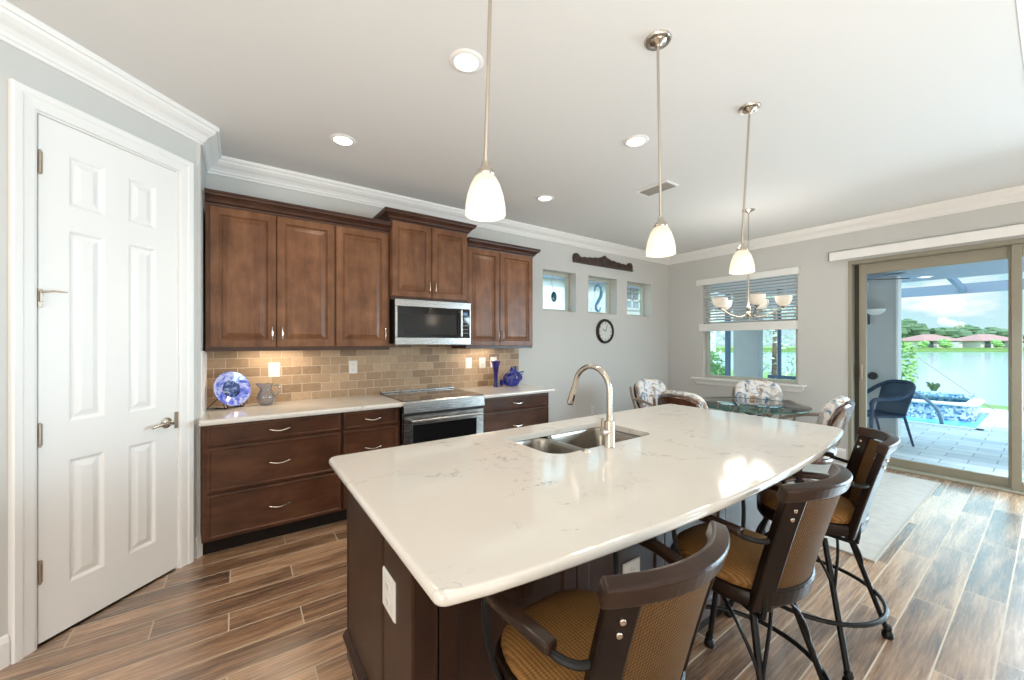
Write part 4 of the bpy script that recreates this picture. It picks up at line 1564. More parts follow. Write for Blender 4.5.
vt = thing('ceiling_vent', 'white louvred air vent in the ceiling beside the middle pendant rod', 'vent', (3.18, 2.15, ZC))
fv_ = MB()
for (x0, x1, y0, y1) in ((3.085, 3.105, 1.99, 2.32), (3.255, 3.275, 1.99, 2.32), (3.105, 3.255, 1.99, 2.01), (3.105, 3.255, 2.30, 2.32)):
    fv_.box(x0, x1, y0, y1, ZC - 0.010, ZC + 0.001)
obj('frame', fv_, TRIM, vt, bev=0.002)
for i in range(6):
    x = 3.116 + i * 0.0255
    s = MB().rings([[(x, y, ZC - 0.001), (x + 0.014, y, ZC - 0.012), (x + 0.016, y, ZC - 0.010), (x + 0.002, y, ZC + 0.001)] for y in (2.01, 2.30)], smooth=False)
    obj('louver', s, VENTM, vt)
obj('duct_opening', MB().box(3.105, 3.255, 2.01, 2.30, ZC - 0.0008, ZC + 0.002), BLACKP, vt)

CHX, CHY = 4.506, 1.932
ch = thing('chandelier', 'five-light nickel chandelier with white glass bowls above the dining table', 'chandelier', (CHX, CHY, ZC))
obj('canopy', MB().lathe([(0.0, -0.034), (0.012, -0.034), (0.022, -0.022), (0.056, -0.012), (0.064, -0.002), (0.064, 0.0), (0.0, 0.0)], (CHX, CHY, ZC), 28), NICKEL, ch)
obj('rod', MB().tube([(CHX, CHY, ZC - 0.03), (CHX, CHY, 1.90)], 0.007, 10), NICKEL, ch)
obj('hub', MB().lathe([(0.0, 0.0), (0.008, 0.004), (0.012, 0.018), (0.006, 0.026), (0.020, 0.034), (0.034, 0.055), (0.030, 0.080), (0.014, 0.095), (0.024, 0.115), (0.026, 0.14), (0.012, 0.16), (0.010, 0.24), (0.0, 0.242)], (CHX, CHY, 1.655), 24), NICKEL, ch)
for k in range(5):
    th = R(-90 + 72 * k)       # measured from the line of sight
    dirx = math.sin(th) * 0.816 + math.cos(th) * 0.578
    diry = -math.sin(th) * 0.578 + math.cos(th) * 0.816
    rr_ = 0.31
    P_ = lambda q, z: (CHX + dirx * q, CHY + diry * q, z)
    am = obj('arm', MB().tube(smooth_path([P_(0.015, 1.72), P_(0.09, 1.688), P_(0.20, 1.715), P_(0.275, 1.765), P_(rr_, 1.780)], 5), 0.0065, 8), NICKEL, ch)
    c = P_(rr_, 1.775)
    obj('cup', MB().lathe([(0.0, -0.012), (0.008, -0.010), (0.022, 0.006), (0.028, 0.016), (0.0, 0.016)], c, 18), NICKEL, am)
    obj('glass_shade', MB().lathe([(0.022, 0.014), (0.050, 0.028), (0.070, 0.060), (0.077, 0.100), (0.0785, 0.118), (0.074, 0.118), (0.072, 0.098), (0.065, 0.062), (0.046, 0.034), (0.020, 0.020), (0.022, 0.014)], c, 26), SHADE, am)
    obj('bulb', MB().ball((c[0], c[1], c[2] + 0.06), (0.022, 0.022, 0.03), 12, 8), BULB, am)
lamp('chandelier_lamp', 'POINT', (CHX, CHY, 1.98), 17.0, (1.0, 0.95, 0.88), shadow_soft_size=0.28)

# ------------------------------------------------------------------ back wall decoration
pq = thing('carved_plaque', 'dark carved wood pediment hung above the three small windows', 'wall decoration', (4.32, YW, 2.50))
top = []
prof = [(-0.625, 0.02), (-0.632, 0.07), (-0.615, 0.115), (-0.575, 0.132), (-0.53, 0.120), (-0.50, 0.092), (-0.46, 0.082), (-0.42, 0.098), (-0.36, 0.092), (-0.31, 0.106), (-0.25, 0.100), (-0.20, 0.118), (-0.14, 0.112), (-0.09, 0.132), (-0.05, 0.140), (0.0, 0.172)]
full = prof + [(-x, z) for x, z in prof[::-1][1:]]
poly = [(4.325 + x, 2.50 + z) for x, z in full] + [(4.325 + 0.62, 2.50), (4.325 - 0.62, 2.50)]
obj('board', MB().prism_y(poly, YW - 0.028, YW - 0.002), PLAQUE, pq, bev=0.004)
obj('base_rail', MB().box(3.70, 4.95, YW - 0.040, YW - 0.028, 2.50, 2.522), PLAQUE, pq, bev=0.004)
for s in (-1, 1):
    sc = MB()
    sc.tube([(4.325 + s * (0.575 - (0.045 - 0.004 * k) * math.cos(k * 0.55)), YW - 0.030, 2.572 + (0.045 - 0.004 * k) * math.sin(k * 0.55)) for k in range(11)], [0.012 - 0.0006 * k for k in range(11)], 8)
    obj('scroll', sc, PLAQUE, pq)
    lv = MB()
    lv.tube(smooth_path([(4.325 + s * q, YW - 0.030, 2.55 + dz) for q, dz in ((0.50, 0.0), (0.42, 0.025), (0.34, 0.0), (0.26, 0.030), (0.18, 0.008), (0.10, 0.045), (0.06, 0.03))], 5), 0.010, 8)
    obj('vine_relief', lv, PLAQUE, pq)
obj('shell', MB().ball((4.325, YW - 0.026, 2.590), (0.045, 0.020, 0.055), 16, 8), PLAQUE, pq)

ck_ = thing('wall_clock', 'round dark-rimmed wall clock under the middle small window', 'clock', (4.338, YW, 1.575))
My = Matrix.Rotation(R(90), 4, 'X')
obj('rim', MB().lathe([(0.138, 0.0), (0.178, 0.0), (0.180, 0.012), (0.172, 0.034), (0.160, 0.044), (0.150, 0.040), (0.142, 0.026), (0.138, 0.018), (0.138, 0.0)], (4.338, YW - 0.001, 1.575), 40, My), CLOCKR, ck_)
fo = obj('face', MB().lathe([(0.0, 0.018), (0.139, 0.018), (0.139, 0.002), (0.0, 0.002)], (4.338, YW - 0.001, 1.575), 40, My), CLOCKF, ck_)
for k in range(12):
    a = R(30 * k)
    o = Vector((4.338 + 0.118 * math.sin(a), YW - 0.021, 1.575 + 0.118 * math.cos(a)))
    d = Vector((math.sin(a), 0, math.cos(a)))
    obj('hour_mark', MB().tube([o - d * 0.011, o + d * 0.011], 0.0035, 5), CLOCKR, fo)
obj('hour_hand', MB().tube([(4.338, YW - 0.024, 1.575), (4.338 - 0.055, YW - 0.024, 1.575 + 0.03)], 0.004, 6), CLOCKR, ck_)
obj('minute_hand', MB().tube([(4.338, YW - 0.026, 1.575), (4.338 + 0.03, YW - 0.026, 1.575 + 0.095)], 0.003, 6), CLOCKR, ck_)

# suncatchers hanging inside the small windows
oc = thing('suncatcher', 'dark teal oval glass suncatcher hanging in the small window nearest the cabinets', 'suncatcher', (3.43, ORN_Y, 2.27), 0, 'glass suncatchers')
obj('cord', MB().tube([(3.43, ORN_Y, 2.32), (3.415, ORN_Y, 2.21), (3.445, ORN_Y, 2.10)], 0.003, 5), GREYP, oc)
obj('glass_drop', MB().ball((3.455, ORN_Y, 2.025), (0.050, 0.012, 0.070), 20, 10), TEAL, oc)
oc = thing('suncatcher', 'pale blue curling seahorse-shaped glass suncatcher in the middle small window', 'suncatcher', (4.35, ORN_Y, 2.27), 0, 'glass suncatchers')
obj('glass_curl', MB().tube(smooth_path([(4.235, ORN_Y, 2.16), (4.27, ORN_Y, 2.235), (4.34, ORN_Y, 2.25), (4.385, ORN_Y, 2.19), (4.375, ORN_Y, 2.10), (4.32, ORN_Y, 2.02), (4.27, ORN_Y, 1.95), (4.29, ORN_Y, 1.885), (4.35, ORN_Y, 1.88), (4.365, ORN_Y, 1.93)], 6), [0.012] * 8 + [0.018] * 12 + [0.024] * 14 + [0.018] * 12 + [0.010] * 9, 10), AQUA, oc)
obj('cord', MB().tube([(4.34, ORN_Y, 2.32), (4.34, ORN_Y, 2.25)], 0.003, 5), GREYP, oc)
oc = thing('suncatcher', 'pale square glass panel hanging in the small window nearest the corner', 'suncatcher', (5.13, ORN_Y, 2.27), 0, 'glass suncatchers')
g_ = MB()
for i in range(4):
    g_.box(4.975 + i * 0.085, 4.981 + i * 0.085, ORN_Y - 0.004, ORN_Y + 0.004, 2.095, 2.275)
for i in range(3):
    g_.box(4.975, 5.236, ORN_Y - 0.004, ORN_Y + 0.004, 2.095 + i * 0.087, 2.101 + i * 0.087)
obj('lead_grid', g_, GREYP, oc)
obj('glass', MB().box(4.976, 5.235, ORN_Y - 0.0015, ORN_Y + 0.0015, 2.096, 2.274), PANE, oc)
obj('cord', MB().tube([(5.105, ORN_Y, 2.32), (5.105, ORN_Y, 2.27)], 0.002, 5), GREYP, oc)


# ------------------------------------------------------------------ bar stools
def sup(half, e, n=40, sx=1.0, sy=1.0):
    out = []
    for k in range(n):
        a = 2 * PI * k / n
        c, s = math.cos(a), math.sin(a)
        out.append((sx * half * math.copysign(abs(c) ** (2 / e), c), sy * half * math.copysign(abs(s) ** (2 / e), s)))
    return out


def strip(pts, wds, hds, w_, h_, caps=True, ease=0.0):
    """bar of rectangular section: w along wds, h along hds"""
    m = MB()
    rings = []
    for p, wd, hd in zip(pts, wds, hds):
        p, wd, hd = Vector(p), Vector(wd).normalized(), Vector(hd).normalized()
        a, b = wd * w_ / 2, hd * h_ / 2
        rings.append([p - a - b, p + a - b, p + a + b, p - a + b])
    m.rings(rings, smooth=False)
    return m


def back_pt(a, z):
    """point on the curved, leaning back surface; a in -1..1 across"""
    t = (z - 0.56) / 0.42
    x = 0.170 * a * (1 + 0.06 * t)
    y = -0.150 - 0.095 * t - 0.055 * (1 - a * a) - 0.016 * t * t
    return Vector((x, y, z))


def back_n(a, z):
    e = 1e-3
    u = back_pt(a + e, z) - back_pt(a - e, z)
    v_ = back_pt(a, z + e) - back_pt(a, z - e)
    return u.normalized(), v_.normalized(), u.cross(v_).normalized()


def make_stool(label):
    t = thing('bar_stool', label, 'bar stool', (0, 0, 0), 0, 'cane bar stools at the island')
    # swivel base
    b = MB()
    b.lathe([(0.0, 0.510), (0.125, 0.510), (0.135, 0.518), (0.135, 0.530), (0.115, 0.548), (0.0, 0.548)], (0, 0, 0), 28)
    obj('swivel_plate', b, IRON, t, local=True)
    rp = [(0.292 * math.cos(2 * PI * k / 40), 0.292 * math.sin(2 * PI * k / 40), 0.215) for k in range(40)]
    obj('foot_ring', MB().tube(rp, 0.0095, 8, closed=True), IRON, t, local=True)
    for sx in (-1, 1):
        for sy in (-1, 1):
            l = MB().tube([(sx * 0.120, sy * 0.120, 0.522), (sx * 0.243, sy * 0.243, 0.035)], 0.0115, 10)
            lo = obj('leg', l, IRON, t, local=True)
            obj('foot', MB().lathe([(0.0, 0.0), (0.020, 0.0), (0.024, 0.010), (0.021, 0.026), (0.014, 0.036), (0.018, 0.044), (0.0135, 0.058), (0.0, 0.060)], (sx * 0.245, sy * 0.245, 0.0), 14), IRON, lo, local=True)
    # gothic arch braces between neighbouring legs
    for k in range(4):
        M4 = Matrix.Rotation(R(90 * k), 4, 'Z')
        br_ = MB()
        for s in (-1, 1):
            pts = smooth_path([(s * 0.173, -0.173, 0.315), (s * 0.150, -0.172, 0.385), (s * 0.090, -0.160, 0.470), (s * 0.022, -0.135, 0.522)], 5)
            br_.tube([tuple(M4 @ Vector(p)) for p in pts], 0.006, 7)
        obj('brace', br_, IRON, t, local=True)
    # seat
    fr_ = MB()
    fr_.rings([[(x, y, z) for x, y in sup(h_, 3.2)] for h_, z in ((0.180, 0.548), (0.196, 0.553), (0.204, 0.566), (0.204, 0.590), (0.198, 0.602), (0.18, 0.604))])
    obj('seat_frame', fr_, STOOLW, t, local=True)
    cu = MB()
    cu.rings([[(x, y, z) for x, y in sup(h_, 3.0)] for h_, z in ((0.18, 0.600), (0.190, 0.606), (0.193, 0.620), (0.186, 0.636), (0.165, 0.648), (0.130, 0.656), (0.07, 0.660), (0.02, 0.661))])
    obj('seat_cushion', cu, CANES, t, local=True)
    # back posts
    for s in (-1, 1):
        pts, wd, hd = [], [], []
        for i in range(9):
            z = 0.550 + (0.962 - 0.550) * i / 8
            u, v_, n_ = back_n(s * 0.92, z)
            pts.append(back_pt(s * 0.92, z))
            wd.append(u)
            hd.append(n_)
        po = obj('back_post', strip(pts, wd, hd, 0.066, 0.030), STOOLW, t, local=True, bev=0.006)
        bo = MB()
        for z in (0.915, 0.885):
            u, v_, n_ = back_n(s * 0.92, z)
            p = back_pt(s * 0.92, z)
            bo.tube([p - n_ * 0.012, p - n_ * 0.021], 0.006, 8)
            bo.tube([p + n_ * 0.012, p + n_ * 0.021], 0.006, 8)
        obj('bolt', bo, NICKEL, po, local=True)
        # strap from the post down and under the seat
        q = back_pt(s * 0.92, 0.60)
        sp2 = [(q.x, q.y - 0.012, 0.62), (q.x, q.y - 0.004, 0.545), (q.x * 0.98, q.y + 0.012, 0.528), (q.x * 0.7, q.y + 0.12, 0.530), (q.x * 0.35, -0.06, 0.534)]
        obj('seat_strap', MB().tube(smooth_path(sp2, 4), 0.009, 8), IRON, t, local=True)
        # arm
        q = back_pt(s * 1.0, 0.80)
        rod = smooth_path([(q.x - s * 0.01, q.y - 0.004, 0.803), (q.x + s * 0.03, q.y + 0.02, 0.796), (s * 0.229, -0.155, 0.800), (s * 0.234, -0.125, 0.806)], 5)
        ao = obj('arm', MB().tube(rod, 0.0085, 8), IRON, t, local=True)
        ap, aw, ah = [], [], []
        for (x, y, z) in smooth_path([(s * 0.232, -0.145, 0.812), (s * 0.248, -0.05, 0.822), (s * 0.248, 0.06, 0.818), (s * 0.225, 0.15, 0.805), (s * 0.185, 0.20, 0.796)], 4):
            ap.append(Vector((x, y, z)))
        for i in range(len(ap)):
            d = (ap[min(i + 1, len(ap) - 1)] - ap[max(i - 1, 0)]).normalized()
            aw.append(d.cross(Vector((0, 0, 1))))
            ah.append(Vector((0, 0, 1)))
        obj('armrest', strip(ap, aw, ah, 0.038, 0.024), RAILW, ao, local=True, bev=0.009, seg=3)
        obj('arm_support', MB().tube(smooth_path([(s * 0.240, 0.10, 0.800), (s * 0.240, 0.09, 0.70), (s * 0.215, 0.08, 0.60), (s * 0.190, 0.07, 0.556)], 4), 0.0085, 8), IRON, ao, local=True)
    # top rail, lower rail, cane panel
    pts, wd, hd = [], [], []
    for i in range(21):
        a = -1.13 + 2.26 * i / 20
        u, v_, n_ = back_n(max(-1.05, min(1.05, a)), 0.962)
        pts.append(back_pt(a, 0.962 + 0.008 * (1 - a * a)))
        wd.append(n_)
        hd.append(v_)
    obj('top_rail', strip(pts, wd, hd, 0.038, 0.046), RAILW, t, local=True, bev=0.008, seg=3)
    pts, wd, hd = [], [], []
    for i in range(15):
        a = -0.98 + 1.96 * i / 14
        u, v_, n_ = back_n(a, 0.60)
        pts.append(back_pt(a, 0.60))
        wd.append(n_)
        hd.append(v_)
    obj('lower_rail', strip(pts, wd, hd, 0.034, 0.062), STOOLW, t, local=True, bev=0.007)
    cp_ = MB()
    na, nz = 16, 8
    rings = []
    for i in range(na + 1):
        a = -0.80 + 1.60 * i / na
        ring = []
        for side in (-1, 1):
            zs = range(nz + 1) if side < 0 else range(nz, -1, -1)
            for j in zs:
                z = 0.622 + (0.938 - 0.622) * j / nz
                u, v_, n_ = back_n(a, z)
                ring.append(back_pt(a, z) + n_ * side * 0.007)
        rings.append(ring)
    cp_.rings(rings)
    obj('cane_panel', cp_, CANE, t, local=True)
    return t


st = make_stool('dark wood bar stool with cane back at the near end of the island')
st.location = (0.735, 0.715, 0)
st.rotation_euler = (0, 0, R(0))
dup(st, (1.535, 0.705, 0), R(-3), 'dark wood bar stool with cane back, middle of three at the bowed island edge')
dup(st, (2.305, 0.727, 0), R(-3), 'dark wood bar stool turned outward at the far end of the island by the rug', seat_turn=R(25))

# ------------------------------------------------------------------ dining corner
rug = obj('area_rug', MB().box(3.34, 5.72, 0.69, 3.25, 0.0, 0.010), RUGM, origin=(4.5, 2.0, 0))
tag(rug, 'flat beige woven rug under the glass dining table', 'rug')
obj('binding', MB().box(3.325, 3.34, 0.675, 3.265, 0.0, 0.012).box(5.72, 5.735, 0.675, 3.265, 0.0, 0.012).box(3.34, 5.72, 0.675, 0.69, 0.0, 0.012).box(3.34, 5.72, 3.25, 3.265, 0.0, 0.012), RUGB, rug)

TXc, TYc, TR = 4.50, 1.93, 0.545
dt = thing('dining_table', 'round glass-topped dining table on rattan pedestal below the chandelier', 'table', (TXc, TYc, 0.010))
gt_ = obj('glass_top', MB().lathe([(0.0, 0.738), (TR - 0.004, 0.738), (TR, 0.741), (TR, 0.748), (TR - 0.004, 0.751), (0.0, 0.751)], (TXc, TYc, 0), 64), TABLEG, dt)
obj('glass_edge', MB().rings([[(TXc + q * math.cos(2 * PI * k / 64), TYc + q * math.sin(2 * PI * k / 64), z) for k in range(64)] for q, z in ((TR + 0.0005, 0.739), (TR + 0.002, 0.7445), (TR + 0.0005, 0.750))], caps=False), TABLEE, gt_)
pd = MB()
for k in range(6):
    a = 2 * PI * k / 6
    P3 = lambda q, z, da=0.0: (TXc + q * math.cos(a + da), TYc + q * math.sin(a + da), z)
    pd.tube(smooth_path([P3(0.30, 0.735), P3(0.20, 0.64), P3(0.10, 0.48, 0.3), P3(0.10, 0.30, 0.5), P3(0.20, 0.12, 0.7), P3(0.30, 0.022, 0.8)], 5), 0.017, 8)
obj('pedestal', pd, RATTAN, dt)
obj('pedestal_ring', MB().tube([(TXc + 0.30 * math.cos(2 * PI * k / 36), TYc + 0.30 * math.sin(2 * PI * k / 36), 0.716) for k in range(36)], 0.018, 8, closed=True), RATTAN, dt)
obj('binding', MB().tube([(TXc + 0.115 * math.cos(2 * PI * k / 24), TYc + 0.115 * math.sin(2 * PI * k / 24), 0.40) for k in range(24)], 0.016, 8, closed=True), RATTAN, dt)


def make_dining_chair(label):
    t = thing('dining_chair', label, 'chair', (0, 0, 0), 0, 'floral dining chairs round the glass table')
    # swivel base on casters
    for k in range(4):
        a = R(45 + 90 * k)
        c, s = math.cos(a), math.sin(a)
        lo = obj('leg', MB().tube(smooth_path([(0.03 * c, 0.03 * s, 0.155), (0.15 * c, 0.15 * s, 0.125), (0.28 * c, 0.28 * s, 0.070)], 5), 0.018, 8), CHAIRW, t, local=True)
        obj('caster', MB().ball((0.282 * c, 0.282 * s, 0.032), (0.026, 0.026, 0.032), 12, 8), IRON, lo, local=True)
    obj('column', MB().tube([(0, 0, 0.12), (0, 0, 0.37)], [0.034, 0.026], 14), IRON, t, local=True)
    obj('seat_frame', MB().rings([[(x, y, z) for x, y in sup(h_, 2.8)] for h_, z in ((0.20, 0.365), (0.255, 0.372), (0.262, 0.395), (0.255, 0.412))]), CHAIRW, t, local=True)
    obj('seat_cushion', MB().rings([[(x, y, z) for x, y in sup(h_, 2.8)] for h_, z in ((0.235, 0.410), (0.262, 0.425), (0.268, 0.452), (0.255, 0.480), (0.21, 0.497), (0.13, 0.505), (0.04, 0.507))]), FLORAL, t, local=True)
    # back: padded shield in front of a wood shell, leaning
    lean = R(17)
    Mb = Matrix.Translation((0, -0.245, 0.505)) @ Matrix.Rotation(lean, 4, 'X')

    def outline(scale, n=44):
        out = []
        for k in range(n):
            a = 2 * PI * k / n
            c, s = math.cos(a), math.sin(a)
            x = 0.255 * scale * math.copysign(abs(c) ** (2 / 2.6), c)
            z = 0.205 + 0.205 * scale * math.copysign(abs(s) ** (2 / 2.6), s)
            x *= 1 - 0.12 * (0.41 - z) / 0.41
            out.append((x, z))
        return out

    def curve_y(x):
        return 1.05 * x * x

    rings = []
    for sc_, y in ((0.05, -0.020), (0.6, -0.020), (0.96, -0.016), (1.02, 0.0), (1.02, 0.016), (0.97, 0.026), (0.6, 0.022), (0.05, 0.022)):
        rings.append([tuple(Mb @ Vector((x, y - 0.012 + curve_y(x), z))) for x, z in outline(sc_)])
    obj('back_shell', MB().rings(rings), CHAIRW, t, local=True)
    tuft = [(-0.13, 0.27), (0.0, 0.28), (0.13, 0.27), (-0.07, 0.17), (0.07, 0.17), (-0.13, 0.08), (0.0, 0.07), (0.13, 0.08)]
    rings = []
    for sc_, y in ((0.93, 0.010), (0.975, 0.030), (0.985, 0.052), (0.95, 0.078), (0.86, 0.098), (0.74, 0.110), (0.60, 0.118), (0.46, 0.123), (0.32, 0.126), (0.18, 0.128), (0.04, 0.128)):
        ring = []
        for x, z in outline(sc_):
            dip = sum(0.030 * math.exp(-((x - tx) ** 2 + (z - tz) ** 2) / 0.0011) for tx, tz in tuft) if y > 0.07 else 0
            zz_ = z + 0.028 * max(0.0, min(1.0, (z - 0.2) / 0.15))
            ring.append(tuple(Mb @ Vector((x * 1.04, y + 0.004 - dip + curve_y(x), zz_))))
        rings.append(ring)
    obj('back_cushion', MB().rings(rings), FLORAL, t, local=True)
    bt_ = MB()
    for tx, tz in tuft:
        bt_.ball(tuple(Mb @ Vector((tx, 0.108 + curve_y(tx), tz))), 0.009, 8, 6)
    obj('tuft_button', bt_, FLORAL, t, local=True)
    for s in (-1, 1):
        st_ = smooth_path([(s * 0.20, -0.16, 0.385), (s * 0.232, -0.225, 0.50), tuple(Mb @ Vector((s * 0.262, 0.02, 0.22))), tuple(Mb @ Vector((s * 0.235, 0.00, 0.35)))], 5)
        obj('back_upright', MB().tube(st_, 0.015, 8), RATTAN, t, local=True)
        ap = smooth_path([tuple(Mb @ Vector((s * 0.262, 0.03, 0.19))), (s * 0.325, -0.14, 0.715), (s * 0.335, 0.05, 0.690), (s * 0.315, 0.20, 0.63), (s * 0.275, 0.225, 0.52), (s * 0.225, 0.15, 0.40)], 6)
        obj('arm', MB().tube(ap, 0.0185, 10), RATTAN, t, local=True)
    return t


def chair_at(o, x, y, aim):
    """place with the back's top near x,y facing aim"""
    d = Vector((aim[0] - x, aim[1] - y))
    return (x, y, 0.0105), math.atan2(-d.x, d.y)


dc = make_dining_chair('floral dining chair on the side of the table nearest the corner')


def seat_from_back(bx, by, ang):
    """seat centre from the place of the back's top edge; ang is where the chair faces, degrees from +X"""
    return bx + 0.33 * math.cos(R(ang)), by + 0.33 * math.sin(R(ang))


CH = [(4.26, 3.06, -97, None),
      (3.40, 2.10, -4, 'floral dining chair seen from behind with its curved wood shell beside the island'),
      (5.26, 2.16, 208, 'floral dining chair across the glass table below the window sill'),
      (4.22, 1.04, 98, 'floral dining chair with tilted back next to the sliding glass door')]
for i, (bx, by, ang, lb) in enumerate(CH):
    x, y = seat_from_back(bx, by, ang)
    if i == 0:
        dc.location = (x, y, 0.0125)
        dc.rotation_euler = (0, 0, R(ang - 90))
    else:
        dup(dc, (x, y, 0.0125), R(ang - 90), lb)

# ------------------------------------------------------------------ outside: lanai, pool, lake
LZ = -0.05
struct('ground_patio', MB().box(XR + 0.12, 10.15, -6, 7.0, LZ - 0.15, LZ).box(10.15, 13.6, -6, 0.78, LZ - 0.15, LZ).box(12.7, 13.6, 0.78, 7, LZ - 0.15, LZ).box(10.15, 12.7, 4.4, 7, LZ - 0.15, LZ), PAVER)
struct('lanai_ceiling', MB().box(XR + 0.16, 9.14, -6, 3.95, 2.42, 2.62), LANC)
struct('wall_lanai', MB().box(8.2, 8.4, 1.425, 2.35, LZ, 2.42).box(8.2, 8.4, 3.34, 3.80, LZ, 2.42), STUCCO)
struct('trim_lanai_wall', MB().box(8.19, 8.41, 1.40, 1.425, LZ, 2.42), COPING)

en = thing('screen_enclosure', 'slate blue aluminium screen enclosure frame around the patio', 'enclosure', (12.2, 1.5, LZ))
obj('header_beam', MB().box(12.2, 12.3, -6, 7, 2.43, 2.63), BEAMM, en)
obj('rafter', MB().rings([[(x, y, z) for x, y in ((0, 1.05), (0, 1.11))] and [(9.0, 1.08, z0 + 2.62), (9.0, 1.14, z0 + 2.62), (12.2, 1.14, z0 + 2.43), (12.2, 1.08, z0 + 2.43)] for z0 in (0.0, 0.12)], smooth=False), ENCL, en)
for (x, y, wd_) in ((8.22, 2.67, 0.10), (8.22, 3.00, 0.05), (8.22, 3.93, 0.09), (8.22, 4.8, 0.06)):
    obj('post', MB().box(x, x + 0.05, y - wd_ / 2, y + wd_ / 2, LZ, 2.42), ENCL, en)
obj('lower_rail', MB().box(8.225, 8.265, 2.35, 3.19, 0.74, 0.80), ENCL, en)
obj('tension_cable', MB().tube([(12.25, 1.90, 1.20), (12.25, 0.70, 0.05)], 0.006, 5), GREYP, en)

# wall things on the stucco
sc_ = thing('wall_sconce', 'white half-bowl sconce on the grey lanai wall', 'sconce', (8.2, 1.645, 1.88))
obj('bowl', MB().lathe([(0.0, -0.045), (0.06, -0.035), (0.11, 0.005), (0.125, 0.045), (0.118, 0.045), (0.10, 0.010), (0.0, -0.03)], (8.12, 1.645, 1.885), 24), WHITEP, sc_)
obj('bracket', MB().box(8.17, 8.2, 1.60, 1.69, 1.85, 1.91), WHITEP, sc_)
sp3 = thing('outdoor_speaker', 'small black outdoor speaker under the sconce on the lanai wall', 'speaker', (8.2, 1.775, 1.79))
obj('housing', MB().box(8.10, 8.2, 1.72, 1.81, 1.70, 1.89), BLACKP, sp3, bev=0.01)
obj('grille', MB().box(8.094, 8.10, 1.73, 1.80, 1.71, 1.88), GREYP, sp3)
dk = obj('wall_outlet_cover', MB().lathe([(0.0, 0.0), (0.062, 0.0), (0.062, 0.012), (0.05, 0.03), (0.0, 0.034)], (8.2, 1.69, 0.885), 24, Matrix.Rotation(R(-90), 4, 'Y')), BLACKP, origin=(8.2, 1.69, 0.885))
tag(dk, 'dark round cover low on the grey lanai wall', 'wall cover')
fan = thing('ceiling_fan', 'dark-bladed fan with white bowl light under the lanai ceiling', 'ceiling fan', (7.55, 1.72, 2.42))
obj('motor', MB().lathe([(0.0, -0.13), (0.07, -0.13), (0.09, -0.10), (0.09, -0.06), (0.03, -0.045), (0.02, 0.0), (0.0, 0.0)], (7.55, 1.72, 2.42), 24), BLACKP, fan)
obj('bowl_light', MB().ball((7.55, 1.72, 2.275), (0.11, 0.11, 0.045), 20, 8), WHITEP, fan)
for k in range(5):
    M5 = Matrix.Translation((7.55, 1.72, 2.342)) @ Matrix.Rotation(R(20 + 72 * k), 4, 'Z') @ Matrix.Rotation(R(10), 4, 'X')
    obj('blade', MB().add(MB().prism([(0.09, -0.03), (0.2, -0.06), (0.58, -0.07), (0.62, 0.0), (0.58, 0.07), (0.2, 0.06), (0.09, 0.03)], -0.004, 0.004), M5), BLACKP, fan)
ll = thing('lanai_downlight', 'small lit round light in the lanai ceiling', 'ceiling light', (8.6, 1.17, 2.42))
obj('trim_ring', MB().lathe([(0.05, -0.006), (0.085, -0.006), (0.09, 0.0), (0.05, 0.0), (0.05, -0.006)], (8.6, 1.17, 2.42), 24), TRIM, ll)
obj('lens', MB().lathe([(0.0, -0.004), (0.05, -0.004), (0.05, 0.0), (0.0, 0.0)], (8.6, 1.17, 2.42), 24), CANL, ll)

# patio armchair, seen from its side; it faces the house's left
pcx = thing('patio_chair', 'dark blue-grey wicker armchair on the pavers outside the glass door', 'chair', (7.66, 1.55, LZ), R(52))
S_ = 0.265
legs = {}
for s in (-1, 1):
    fl = obj('front_leg', MB().tube([(s * S_, 0.27, 0.62), (s * S_, 0.285, 0.30), (s * S_, 0.28, 0.05)], [0.026, 0.022, 0.016], 10), WICK, pcx, local=True)
    obj('foot', MB().ball((s * S_, 0.28, 0.022), (0.022, 0.022, 0.022), 10, 6), WICK, fl, local=True)
    obj('rear_leg', MB().tube([(s * 0.235, -0.19, 0.42), (s * 0.25, -0.30, 0.0)], [0.018, 0.014], 10), WICK, pcx, local=True)
    obj('arm', MB().tube(smooth_path([(s * S_, 0.28, 0.58), (s * 0.275, 0.24, 0.655), (s * 0.285, 0.05, 0.665), (s * 0.29, -0.12, 0.70), (s * 0.27, -0.27, 0.80), (s * 0.16, -0.355, 0.875), (0.0, -0.375, 0.89)], 5), 0.028, 10), WICK, pcx, local=True)
obj('seat', MB().rings([[(x, y, z) for x, y in sup(h_, 4.0, 32, 1.0, 1.02)] for h_, z in ((0.24, 0.395), (0.26, 0.402), (0.262, 0.420), (0.25, 0.432), (0.1, 0.428))]), WICK, pcx, local=True)
bk = MB()
rings = []
for i in range(13):
    a = -1 + 2 * i / 12
    ring = []
    for side in (-1, 1):
        zs = [0, 1, 2, 3, 4] if side < 0 else [4, 3, 2, 1, 0]
        for j in zs:
            tt = j / 4
            x = a * (0.235 + 0.02 * tt)
            y = -0.20 - 0.125 * tt - 0.05 * (1 - a * a)
            z = 0.42 + (0.875 - 0.42) * tt - 0.05 * a * a * tt
            ring.append((x, y + side * 0.009, z))
    rings.append(ring)
bk.rings(rings)
obj('backrest', bk, WICK, pcx, local=True)

tb = thing('patio_table', 'dark round top of a small patio table at the left edge of the glass door', 'table', (7.25, 1.86, LZ))
obj('top', MB().lathe([(0.0, 0.60), (0.20, 0.60), (0.235, 0.63), (0.24, 0.66), (0.22, 0.69), (0.0, 0.70)], (7.25, 1.86, LZ), 30), WICK, tb)
obj('pedestal', MB().lathe([(0.0, 0.0), (0.17, 0.0), (0.17, 0.02), (0.05, 0.06), (0.035, 0.2), (0.035, 0.6), (0.0, 0.6)], (7.25, 1.86, LZ), 20), WICK, tb)

